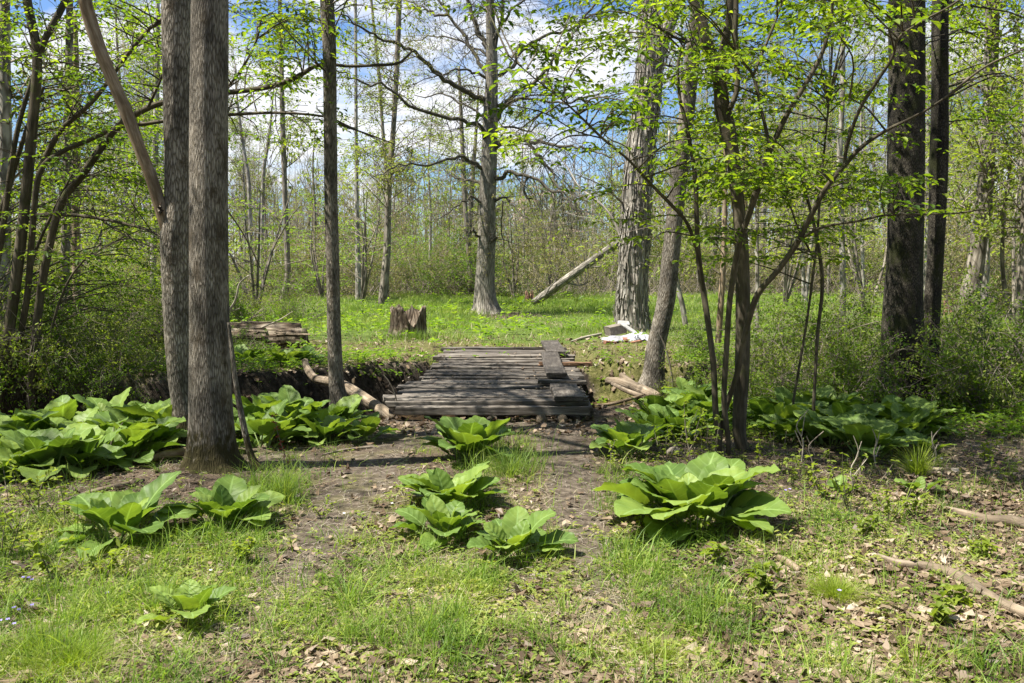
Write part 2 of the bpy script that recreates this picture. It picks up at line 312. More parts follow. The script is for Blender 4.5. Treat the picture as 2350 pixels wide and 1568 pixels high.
# ---------------------------------------------------------------- skunk cabbage leaf material (veins from the leaf's own UV)
def cabbage_mat():
    m, n, o = newmat('skunk_cabbage_leaf'); l = n.links.new
    uv = N(n, 'ShaderNodeUVMap'); sp = N(n, 'ShaderNodeSeparateXYZ'); l(uv.outputs[0], sp.inputs[0])
    ab = N(n, 'ShaderNodeMath', operation='ABSOLUTE'); l(sp.outputs[0], ab.inputs[0])
    mid = N(n, 'ShaderNodeMapRange'); mid.inputs[1].default_value = 0.0; mid.inputs[2].default_value = 0.05; mid.inputs[3].default_value = 1; mid.inputs[4].default_value = 0; l(ab.outputs[0], mid.inputs[0])
    a = N(n, 'ShaderNodeMath', operation='MULTIPLY_ADD'); l(ab.outputs[0], a.inputs[0]); a.inputs[1].default_value = -0.42; l(sp.outputs[1], a.inputs[2])
    b = N(n, 'ShaderNodeMath', operation='MULTIPLY'); l(a.outputs[0], b.inputs[0]); b.inputs[1].default_value = 36.0
    s = N(n, 'ShaderNodeMath', operation='SINE'); l(b.outputs[0], s.inputs[0])
    ss = N(n, 'ShaderNodeMapRange'); ss.inputs[1].default_value = 0.80; ss.inputs[2].default_value = 1.0; l(s.outputs[0], ss.inputs[0])
    v2 = N(n, 'ShaderNodeMath', operation='MULTIPLY'); l(ss.outputs[0], v2.inputs[0]); v2.inputs[1].default_value = 0.26
    vn = N(n, 'ShaderNodeMath', operation='MAXIMUM'); l(mid.outputs[0], vn.inputs[0]); l(v2.outputs[0], vn.inputs[1])
    oi = N(n, 'ShaderNodeObjectInfo'); tc = N(n, 'ShaderNodeTexCoord')
    nz = N(n, 'ShaderNodeTexNoise', Scale=9.0, Detail=5.0); l(tc.outputs['Object'], nz.inputs['Vector'])
    mix0 = N(n, 'ShaderNodeMath', operation='MULTIPLY_ADD'); l(oi.outputs['Random'], mix0.inputs[0]); mix0.inputs[1].default_value = 0.55
    nz2 = N(n, 'ShaderNodeMath', operation='MULTIPLY'); l(nz.outputs['Fac'], nz2.inputs[0]); nz2.inputs[1].default_value = 0.6; l(nz2.outputs[0], mix0.inputs[2])
    r = ramp(n, [(0.15, (0.06, 0.115, 0.022)), (0.55, (0.125, 0.195, 0.038)), (0.95, (0.23, 0.31, 0.065))]); l(mix0.outputs[0], r.inputs[0])
    mc = N(n, 'ShaderNodeMix', data_type='RGBA'); l(vn.outputs[0], mc.inputs[0]); l(r.outputs[0], mc.inputs[6]); mc.inputs[7].default_value = (0.22, 0.33, 0.10, 1)
    # small brown holes and specks
    sp2 = N(n, 'ShaderNodeTexNoise', Scale=42.0, Detail=2.0); l(tc.outputs['Object'], sp2.inputs['Vector'])
    sr = ramp(n, [(0.76, (0, 0, 0)), (0.79, (1, 1, 1))]); l(sp2.outputs['Fac'], sr.inputs[0])
    mc2 = N(n, 'ShaderNodeMix', data_type='RGBA'); l(sr.outputs[0], mc2.inputs[0]); l(mc.outputs[2], mc2.inputs[6]); mc2.inputs[7].default_value = (0.05, 0.045, 0.02, 1)
    bs = N(n, 'ShaderNodeBsdfPrincipled', Roughness=0.5); bs.inputs['Specular IOR Level'].default_value = 0.22
    bp = N(n, 'ShaderNodeBump', Distance=0.006, Strength=1.0); 
    hh = N(n, 'ShaderNodeMath', operation='MULTIPLY_ADD'); l(s.outputs[0], hh.inputs[0]); hh.inputs[1].default_value = -0.12; l(nz.outputs['Fac'], hh.inputs[2]); l(hh.outputs[0], bp.inputs['Height'])
    tr = N(n, 'ShaderNodeBsdfTranslucent'); mm = N(n, 'ShaderNodeMix', data_type='RGBA', blend_type='MULTIPLY'); mm.inputs[0].default_value = 1; l(mc2.outputs[2], mm.inputs[6]); mm.inputs[7].default_value = (1.7, 1.7, 0.5, 1)
    l(mm.outputs[2], tr.inputs[0]); l(mc2.outputs[2], bs.inputs['Base Color']); l(bp.outputs[0], bs.inputs['Normal'])
    ms = N(n, 'ShaderNodeMixShader'); ms.inputs[0].default_value = 0.32; l(bs.outputs[0], ms.inputs[1]); l(tr.outputs[0], ms.inputs[2]); l(ms.outputs[0], o.inputs[0]); return m
M['cab'] = cabbage_mat()
M['stalk'] = plain('leaf_stalk', [(0.3, (0.16, 0.22, 0.07)), (0.7, (0.26, 0.33, 0.12))], rough=0.5)

# ---------------------------------------------------------------- ground
def ground_mat():
    m, n, o = newmat('forest_floor'); l = n.links.new
    tc = N(n, 'ShaderNodeTexCoord'); at = N(n, 'ShaderNodeAttribute', attribute_name='mask'); sp = N(n, 'ShaderNodeSeparateColor'); l(at.outputs['Color'], sp.inputs[0])
    def nz(s, d=8.0, r=0.65):
        q = N(n, 'ShaderNodeTexNoise', Scale=s, Detail=d, Roughness=r); l(tc.outputs['Object'], q.inputs['Vector']); return q
    n1 = nz(14); n2 = nz(3.0); n3 = nz(55, 6); n4 = nz(0.8)
    lit = ramp(n, [(0.3, (0.025, 0.018, 0.012)), (0.48, (0.08, 0.058, 0.04)), (0.62, (0.15, 0.115, 0.08)), (0.75, (0.27, 0.215, 0.16))]); l(n3.outputs['Fac'], lit.inputs[0])
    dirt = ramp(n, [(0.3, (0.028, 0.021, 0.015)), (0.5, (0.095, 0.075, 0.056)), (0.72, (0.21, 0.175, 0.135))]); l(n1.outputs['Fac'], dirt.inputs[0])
    mos = ramp(n, [(0.3, (0.035, 0.036, 0.012)), (0.46, (0.085, 0.085, 0.025)), (0.58, (0.13, 0.12, 0.045)), (0.7, (0.22, 0.19, 0.11))]); l(n1.outputs['Fac'], mos.inputs[0])
    med = ramp(n, [(0.3, (0.05, 0.07, 0.016)), (0.6, (0.10, 0.14, 0.03))]); l(n2.outputs['Fac'], med.inputs[0])
    def brk(v, nn, k=1.2):
        a = N(n, 'ShaderNodeMath', operation='MULTIPLY_ADD'); l(nn.outputs['Fac'], a.inputs[0]); a.inputs[1].default_value = k
        s_ = N(n, 'ShaderNodeMath', operation='SUBTRACT'); l(v, s_.inputs[0]); s_.inputs[1].default_value = k * 0.5; l(s_.outputs[0], a.inputs[2])
        c = N(n, 'ShaderNodeMapRange'); c.inputs[1].default_value = 0.3; c.inputs[2].default_value = 0.7; l(a.outputs[0], c.inputs[0]); return c
    def mixc(f, a, b):
        q = N(n, 'ShaderNodeMix', data_type='RGBA'); l(f, q.inputs[0]); l(a, q.inputs[6]); l(b, q.inputs[7]); return q.outputs[2]
    c = mixc(brk(sp.outputs[0], n1).outputs[0], lit.outputs[0], dirt.outputs[0])
    wet = N(n, 'ShaderNodeMapRange'); wet.inputs[1].default_value = 1.2; wet.inputs[2].default_value = 1.8; wet.inputs[3].default_value = 1.0; wet.inputs[4].default_value = 0.33; l(sp.outputs[0], wet.inputs[0])  # scales the soil colour down in the creek bed and banks
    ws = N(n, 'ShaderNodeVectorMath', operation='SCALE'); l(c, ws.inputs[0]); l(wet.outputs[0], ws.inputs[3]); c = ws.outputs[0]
    c = mixc(brk(sp.outputs[1], n2).outputs[0], c, mos.outputs[0])
    c = mixc(brk(sp.outputs[2], n2, 0.4).outputs[0], c, med.outputs[0])
    bs = N(n, 'ShaderNodeBsdfPrincipled', Roughness=0.95); bs.inputs['Specular IOR Level'].default_value = 0.15
    bp = N(n, 'ShaderNodeBump', Distance=0.03, Strength=1.0); l(n1.outputs['Fac'], bp.inputs['Height'])
    bp2 = N(n, 'ShaderNodeBump', Distance=0.012, Strength=1.0); l(n3.outputs['Fac'], bp2.inputs['Height']); l(bp.outputs[0], bp2.inputs['Normal'])
    l(c, bs.inputs['Base Color']); l(bp2.outputs[0], bs.inputs['Normal']); l(bs.outputs[0], o.inputs[0]); return m
def axis(lo, hi, step, far, g=1.09):
    a = list(np.arange(lo, hi, step)); s = step; x = a[-1]
    while x < far: s *= g; x += s; a.append(x)
    return a
xs = axis(0, 9, 0.06, 900); xs = np.array([-v for v in xs[::-1]] + xs[1:])
ys = np.array([-900, -500, -250, -120, -60, -30, -16, -8, -4, -2, -1, 0, 1, 1.6, 2.0] + axis(2.3, 17, 0.055, 1500, 1.07))
XX, YY = np.meshgrid(xs, ys)
ZZ = zg(XX, YY)
yc = np.interp(XX, CKX, CKY); hw = np.interp(XX, CKX, CKW); su = (YY - yc) / hw
pxx, pyy = proj(np.stack([XX, np.maximum(YY, 0.5), ZZ], -1))
def ell(px, py, lst):
    t = np.zeros(np.shape(px))
    for (cx, cy, rx, ry, wt) in lst: t = np.maximum(t, wt * np.exp(-(((px - cx) / rx) ** 2 + ((py - cy) / ry) ** 2) ** 1.3))
    return t
def trk(pts, w0, w1, wt=1.0):
    a = smooth_line(np.array(pts, float), 14); return [(x, y, w0 + (w1 - w0) * k / 13, 24 + 2.6 * k, wt * (1 if k < 10 else .8)) for k, (x, y) in enumerate(a)]
DIRT = trk([(930, 970), (880, 1050), (800, 1140), (710, 1260), (620, 1370), (500, 1500)], 78, 115) + trk([(1270, 965), (1300, 1060), (1318, 1160), (1345, 1280), (1400, 1400)], 68, 75) + [(1100, 962, 260, 22, 1), (640, 1060, 120, 40, .8), (2250, 1050, 200, 60, .5), (1010, 1000, 90, 30, .8)]
dirt = ell(pxx, pyy, DIRT) * (YY > 0.5)
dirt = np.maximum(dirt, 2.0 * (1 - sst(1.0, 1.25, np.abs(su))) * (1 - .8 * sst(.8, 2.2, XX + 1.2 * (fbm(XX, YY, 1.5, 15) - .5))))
moss = 0.95 * sst(1.0 - 1.2 * sst(.8, 2.4, XX + 1.2 * (fbm(XX, YY, 1.5, 15) - .5)), 1.3 - 1.0 * sst(.8, 2.4, XX), su) * (1 - sst(17, 20.5, YY + 1.5 * (fbm(XX, YY, 0.6, 2) - .5))) * (YY > 9)
moss = np.maximum(moss, 0.42 * sst(0.45, 0.6, fbm(XX, YY, 1.4, 12)) * (YY < 9.5))
mead = sst(15, 17.5, YY + 2.5 * (fbm(XX, YY, 0.5, 4) - .5)) * sst(-9, -6, XX + 0 * YY) * (1 - 0.9 * ell(pxx, pyy, [(1160, 724, 90, 10, 1), (1460, 790, 110, 25, 1)]))
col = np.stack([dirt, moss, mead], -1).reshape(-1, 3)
ny, nx = XX.shape
V = np.stack([XX, YY, ZZ], -1).reshape(-1, 3)
i = np.arange(ny - 1)[:, None] * nx + np.arange(nx - 1)[None, :]
Q = np.stack([i, i + 1, i + nx + 1, i + nx], -1).reshape(-1, 4)
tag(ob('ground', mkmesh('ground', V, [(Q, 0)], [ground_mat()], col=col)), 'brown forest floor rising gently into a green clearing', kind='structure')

# water in the creek bed
m, n, o = newmat('creek_water'); l = n.links.new
bs = N(n, 'ShaderNodeBsdfPrincipled', Roughness=0.06, IOR=1.33); bs.inputs['Base Color'].default_value = (0.05, 0.032, 0.016, 1); bs.inputs['Specular IOR Level'].default_value = 0.6
nn = N(n, 'ShaderNodeTexNoise', Scale=9.0, Detail=3.0); bp = N(n, 'ShaderNodeBump', Distance=0.006, Strength=0.4); l(nn.outputs['Fac'], bp.inputs['Height']); l(bp.outputs[0], bs.inputs['Normal']); l(bs.outputs[0], o.inputs[0]); M['water'] = m
wx = np.linspace(-9, 4.0, 90); wyc = np.interp(wx, CKX, CKY); whw = np.interp(wx, CKX, CKW) * 1.15; wz = np.interp(wx, CKX, CKB) + 0.085
V = np.concatenate([np.stack([wx, wyc - whw, wz], -1), np.stack([wx, wyc + whw, wz], -1)]); i = np.arange(89)
tag(ob('creek_water', mkmesh('creek_water', V, [(np.stack([i, i + 1, i + 91, i + 90], -1), 0)], [m])), 'shallow brown creek water below the plank bridge', kind='structure')

# ---------------------------------------------------------------- ground stuff: litter, grass, herbs
def slope_n(x, y, e=0.05):
    gx = (zg(x + e, y) - zg(x - e, y)) / (2 * e); gy = (zg(x, y + e) - zg(x, y - e)) / (2 * e)
    v = np.stack([-gx, -gy, np.ones_like(gx)], -1); return v / np.linalg.norm(v, axis=1, keepdims=True)
def litter(name, p, size, mat, label, zoff=0.008, tilt=0.45):
    n = len(p); nrm = slope_n(p[:, 0], p[:, 1]) + rvec(n) * tilt * rng.random((n, 1)) ; nrm[:, 2] = np.abs(nrm[:, 2]); nrm /= np.linalg.norm(nrm, axis=1, keepdims=True)
    ax = rvec(n); ax -= nrm * np.sum(ax * nrm, 1, keepdims=True); ax /= np.linalg.norm(ax, axis=1, keepdims=True); sd = np.cross(nrm, ax)
    L_ = size[:, None]; W_ = L_ * rng.uniform(0.45, 0.85, (n, 1)); curl = rng.uniform(-0.3, 0.75, (n, 1)); fold = rng.uniform(-0.25, 0.55, (n, 1))
    q = p + nrm * (zoff + rng.random((n, 1)) * 0.015)
    j = lambda: rng.uniform(-.12, .12, (n, 1))
    V = np.stack([q - ax * L_ * .5 + nrm * L_ * curl * .6, q - ax * L_ * (.22 + j()) + sd * W_ * (.5 + j()) + nrm * W_ * fold, q + ax * L_ * j() + sd * W_ * (.32 + j()) + nrm * W_ * fold * .4, q + ax * L_ * (.3 + j()) + sd * W_ * (.42 + j()) + nrm * W_ * (fold + j()),
                  q + ax * L_ * .55 + nrm * L_ * curl, q + ax * L_ * (.28 + j()) - sd * W_ * (.45 + j()) + nrm * W_ * fold, q + ax * L_ * j() - sd * W_ * (.3 + j()) + nrm * W_ * fold * .3, q - ax * L_ * (.25 + j()) - sd * W_ * (.5 + j()) + nrm * W_ * (fold + j())], 1).reshape(-1, 3)
    b = np.arange(n)[:, None] * 8
    pol = [(np.vstack([b + np.array([0, 1, 2, 3]), b + np.array([0, 3, 4, 4 + 1])[:4], b + np.array([0, 5, 6, 7])]), 0)]
    return tag(ob(name, mkmesh(name, V, pol, [mat], smooth=False)), label, kind='stuff')
def blades(name, p, h, wd, mat, label=None, lean=0.35, seg=3, dirs=None, parent=None, off=np.zeros(3), kind='stuff'):
    n = len(p); az = rng.uniform(0, 2 * pi, n) if dirs is None else dirs
    d = np.stack([np.cos(az), np.sin(az), 0 * az], -1); s = np.stack([-np.sin(az + rng.normal(0, .8, n)), np.cos(az + rng.normal(0, .8, n)), 0 * az], -1)
    ln = (np.abs(rng.normal(0, lean, n)) + 0.08)[:, None]; rows = []
    for k in range(seg + 1):
        t = k / seg; hh = h[:, None]
        c = p + d * hh * ln * t ** 1.8 * 1.3 + np.array([0, 0, 1.]) * hh * (t - 0.42 * np.minimum(ln, 1.4) * t ** 2.2) - np.array([0, 0, 0.01])
        wk = wd[:, None] * (1 - t) ** 0.7 * 0.5
        if k < seg: rows += [c - s * wk, c + s * wk]
        else: rows += [c]
    V = np.stack(rows, 1); m_ = V.shape[1]; b = np.arange(n)[:, None] * m_
    quads = np.vstack([b + np.array([2 * k, 2 * k + 1, 2 * k + 3, 2 * k + 2]) for k in range(seg - 1)]) if seg > 1 else np.zeros((0, 4), int)
    tris = b + np.array([2 * seg - 2, 2 * seg - 1, 2 * seg])
    o = ob(name, mkmesh(name, V.reshape(-1, 3) - off, [(quads, 0), (tris, 0)], [mat]), parent)
    return tag(o, label, kind=kind) if label else o
def scat(n, x0, x1, y0, y1, pw=1.0):
    px = rng.uniform(x0, x1, n); py = y0 + (y1 - y0) * rng.random(n) ** pw; p = G(px, py); return px, py, p
# litter
LIT = [(2080, 1400, 420, 220, 1.0), (1650, 1520, 450, 110, .7), (1000, 1510, 500, 60, .6), (2200, 1150, 250, 120, .9), (550, 1540, 300, 50, .55), (1780, 1260, 250, 60, .4)]
px, py, p = scat(80000, -300, 2650, 990, 1640)
dens = 0.16 + ell(px, py, LIT); dens *= 1 - 0.75 * ell(px, py, DIRT); k = (rng.random(len(px)) < dens); p = p[k]
litter('leaf_litter', p, np.clip(rng.gamma(2.6, 0.0118, len(p)), .008, .07), M['litter'], 'curled brown dead leaves scattered over the forest floor')
px, py, p = scat(16000, -300, 2650, 775, 1000); k = (rng.random(len(px)) < 0.6) & ((p[:, 2] > -0.1) | (p[:, 0] > 1.05)) & (p[:, 1] < 17); p = p[k]
litter('bank_leaf_litter', p, rng.uniform(0.03, 0.09, len(p)), M['litter'], 'pale dead leaves lying along the mossy creek banks')
# fine debris: tiny stems and crumbs
px, py, p = scat(15000, -300, 2650, 950, 1640)
W = Wood()
for q in p[:6500]:
    a = R.uniform(0, pi); ll = R.uniform(.015, .09); dv = np.array([cos(a), sin(a), R.uniform(-.12, .2)]) * ll; W.add([q + (0, 0, .006), q + dv * .5 + np.array([R.uniform(-.01, .01), R.uniform(-.01, .01), .012]), q + dv + (0, 0, .01)], [.0016, .002, .001], 3)
tag(W.build('twig_debris', M['paletwig']), 'fine pale broken twigs and dead stems strewn on the ground', kind='stuff')

GR = [(1000, 1250, 200, 90, .7), (1150, 1450, 400, 90, .7), (350, 1250, 350, 60, .6), (180, 1480, 260, 130, 1), (150, 1300, 200, 90, .8), (450, 1330, 180, 90, .7), (620, 1140, 70, 60, .9), (600, 1250, 90, 70, .6), (1170, 1070, 110, 50, 1), (1120, 1150, 60, 50, .8), (1120, 1330, 220, 60, .8), (850, 1360, 200, 60, .8),
      (1500, 1330, 130, 110, .9), (1420, 1120, 50, 80, .9), (1580, 1430, 130, 120, .6), (1900, 1250, 120, 80, .35), (950, 1480, 350, 60, .55), (1300, 1500, 300, 80, .35), (2060, 1530, 150, 60, .5), (1230, 1250, 50, 40, .8), (700, 1480, 200, 80, .6),
      (60, 1180, 120, 60, .5), (1560, 1240, 180, 40, .6), (700, 1060, 80, 40, .5), (2250, 1120, 100, 40, .2)]
px, py, p = scat(300000, -350, 2700, 960, 1650)
cl = fbm(p[:, 0], p[:, 1], 3.2, 31); den = (0.10 + .9 * ell(px, py, GR)) * sst(0.36, 0.58, cl); den *= 1 - 0.9 * ell(px, py, DIRT)
k = rng.random(len(px)) < den; p = p[k]; cl = cl[k]; px = px[k]; py = py[k]
hh = rng.gamma(3, 0.029, len(p)) * (0.7 + 0.6 * cl) * np.where(ell(px, py, [(1170, 1070, 130, 60, 1), (620, 1140, 80, 60, 1)]) > .4, 1.7, 1); hh = np.clip(hh, 0.03, 0.32)
cpx, cpy, cp = scat(1500, -300, 2650, 985, 1640); kk = rng.random(1500) < (.12 + .95 * ell(cpx, cpy, GR)) * (1 - .9 * ell(cpx, cpy, DIRT)); cp = cp[kk]
for c_ in cp:
    m_ = int(rng.integers(8, 42)); s_ = rng.uniform(.01, .05); q_ = c_ + np.stack([rng.normal(0, s_, m_), rng.normal(0, s_, m_), 0 * np.arange(m_)], -1); p = np.vstack([p, q_]); hh = np.r_[hh, rng.uniform(.05, .2) * rng.uniform(.4, 1.15, m_)]
p[:, 2] = zg(p[:, 0], p[:, 1])
blades('foreground_grass', p, hh, rng.uniform(0.002, 0.0075, len(p)), M['grass'], 'thin green and straw grass growing in patches along the path', lean=0.7)
# low fine carpet
px, py, p = scat(330000, -350, 2700, 1000, 1650); den = (0.14 + ell(px, py, GR + [(1000, 1400, 500, 130, .8), (1450, 1480, 300, 90, .6)])) * sst(0.33, 0.5, fbm(p[:, 0], p[:, 1], 2.2, 77)); den *= 1 - .85 * ell(px, py, DIRT); k = rng.random(len(px)) < den; p = p[k]
blades('grass_carpet', p, rng.uniform(0.015, 0.055, len(p)), rng.uniform(0.0018, 0.0035, len(p)), M['tuft'], 'short fine yellow green grass carpet between the dead leaves', lean=1.0, seg=2)
px, py, p = scat(90000, -350, 2700, 960, 1650); den = (.3 + .5 * ell(px, py, GR)) * (1 - .75 * ell(px, py, DIRT)) * sst(0.38, 0.6, fbm(p[:, 0], p[:, 1], 2.6, 91)); k = rng.random(len(px)) < den; p = p[k]
blades('dead_straw', p + (0, 0, .006), rng.uniform(0.03, 0.12, len(p)), rng.uniform(0.002, 0.0042, len(p)), M['straw'], 'dead straw coloured grass stems lying over the ground', lean=2.2, seg=2)
# meadow
n = 210000; dd = 15.0 + 30 * rng.random(n) ** 1.25; xx = rng.uniform(-1, 1, n) * (dd * 0.64 + 1); xx[: n // 8] = rng.uniform(-5, 5, n // 8)
mm = sst(15, 17.5, dd + 2.5 * (fbm(xx, dd, 0.5, 4) - .5)) ; p = np.stack([xx, dd, zg(xx, dd)], -1); px, py = proj(p)
mm *= 1 - 0.95 * ell(px, py, [(1170, 724, 80, 9, 1), (1440, 790, 110, 25, 1), (2000, 760, 250, 60, .5), (1000, 745, 10, 10, 0)])
mm *= 0.25 + 0.75 * sst(-9.5, -7, xx); mm *= 1 - .9 * ell(px, py, [(937, 775, 70, 14, 1)])
k = rng.random(n) < mm; p = p[k]; hn = fbm(p[:, 0], p[:, 1], 0.6, 8)
dk = p[:, 1]
blades('meadow_grass', p, (0.06 + 0.20 * sst(.3, .7, hn)) * rng.uniform(.6, 1.3, len(p)) * (0.55 + 0.45 * sst(18, 28, dk)), 0.005 + 0.00045 * dk * rng.uniform(.7, 1.3, len(p)), M['meadow'], 'bright green grass covering the sunny clearing', seg=2, lean=0.45)
n = 26000; dd = 14.0 + 30 * rng.random(n) ** 1.25; xx = rng.uniform(-1, 1, n) * (dd * 0.6 + 1); p = np.stack([xx, dd, zg(xx, dd)], -1); k = rng.random(n) < sst(.42, .6, fbm(xx, dd, .9, 66)) ; p = p[k]
blades('meadow_straw', p, rng.uniform(.08, .22, len(p)), .005 + .0004 * p[:, 1], M['straw'], 'last year straw standing among the clearing grass', seg=2, lean=.9)
# bank grass on far bank and round brush
px, py, p = scat(30000, -300, 2650, 790, 1010); k = (rng.random(len(px)) < 0.9 * sst(.42, .6, fbm(p[:, 0], p[:, 1], 1.2, 44))) & ((p[:, 2] > 0.02) | (p[:, 0] > 1.05)) & (p[:, 1] < 18) & ~((p[:, 1] < 10.2) & (np.abs(p[:, 0]) < 1.5)); p = p[k]
blades('bank_grass', p, rng.uniform(.04, .16, len(p)), rng.uniform(.004, .009, len(p)), M['grass'], 'ragged tufts of grass on the creek banks', lean=.7, seg=2)
# herbs: rosettes of small broad leaves
def herbs(name, p, size, mat, label, hmul=1.0, nl=(3, 7), simple=False):
    Lv = Leaves(); W = Wood()
    for q, s in zip(p, size):
        m_ = R.randint(*nl); h = s * R.uniform(.5, 1.6) * hmul; a0 = R.uniform(0, 6.28)
        if h > .05: W.add([q, q + np.array([R.uniform(-.2, .2) * h, R.uniform(-.2, .2) * h, h])], [.0015, .001], 3)
        az = a0 + np.arange(m_) * 2.4; el = rng.uniform(-.2, .6, m_); ax = np.stack([np.cos(az) * np.cos(el), np.sin(az) * np.cos(el), np.sin(el)], -1)
        nr = np.tile([0, 0, 1.], (m_, 1)) + rvec(m_) * .35
        Lv.add(q + np.stack([0 * az, 0 * az, h * rng.uniform(.35, 1, m_)], -1) + ax * s * .15, ax, nr, s * rng.uniform(.6, 1.15, m_), s * rng.uniform(.3, .55, m_))
    o = combine(name, W, Lv, M['stalk'], mat, simple=simple); return tag(o, label, kind='stuff')
HB = [(120, 1260, 200, 110, 1), (350, 1340, 250, 100, .7), (1950, 1220, 200, 80, 1), (1650, 1060, 120, 60, .6), (2150, 1330, 200, 100, .5), (1500, 1250, 250, 80, .6), (500, 1250, 150, 60, .6), (900, 1400, 500, 120, .5), (1850, 1100, 200, 50, .6), (1700, 1450, 500, 120, .3)]
px, py, p = scat(30000, -300, 2650, 1000, 1640); den = .22 + ell(px, py, HB); den *= 1 - .9 * ell(px, py, DIRT); k = rng.random(len(px)) < den * .85; p = p[k]
herbs('ground_cover', p, rng.uniform(.012, .036, len(p)), M['herb'], 'low leafy seedlings and weeds covering the ground', 1.1)
px, py, p = scat(9000, -300, 2650, 800, 1010); k = ((p[:, 2] > -.02) | (p[:, 0] > 1.05)) & (p[:, 1] < 17) & (rng.random(len(px)) < .2 + .8 * ((px < 900) | (px > 1550))) & ~((p[:, 1] < 10.2) & (np.abs(p[:, 0]) < 1.5)); p = p[k]
herbs('bank_weeds', p, rng.uniform(.03, .085, len(p)), M['leafg'], 'leafy green weeds growing over the creek banks', 1.6)

n = 5000; dd = 14.5 + 26 * rng.random(n); xx = rng.uniform(-1, 1, n) * (dd * 0.6 + 1); k = rng.random(n) < .1 + sst(.5, .65, fbm(xx, dd, .5, 99)); p = np.stack([xx, dd, zg(xx, dd)], -1)[k]
herbs('meadow_weeds', p, rng.uniform(.05, .16, len(p)), M['leafg'], 'broad leaved weeds dotted through the clearing grass', 1.4)
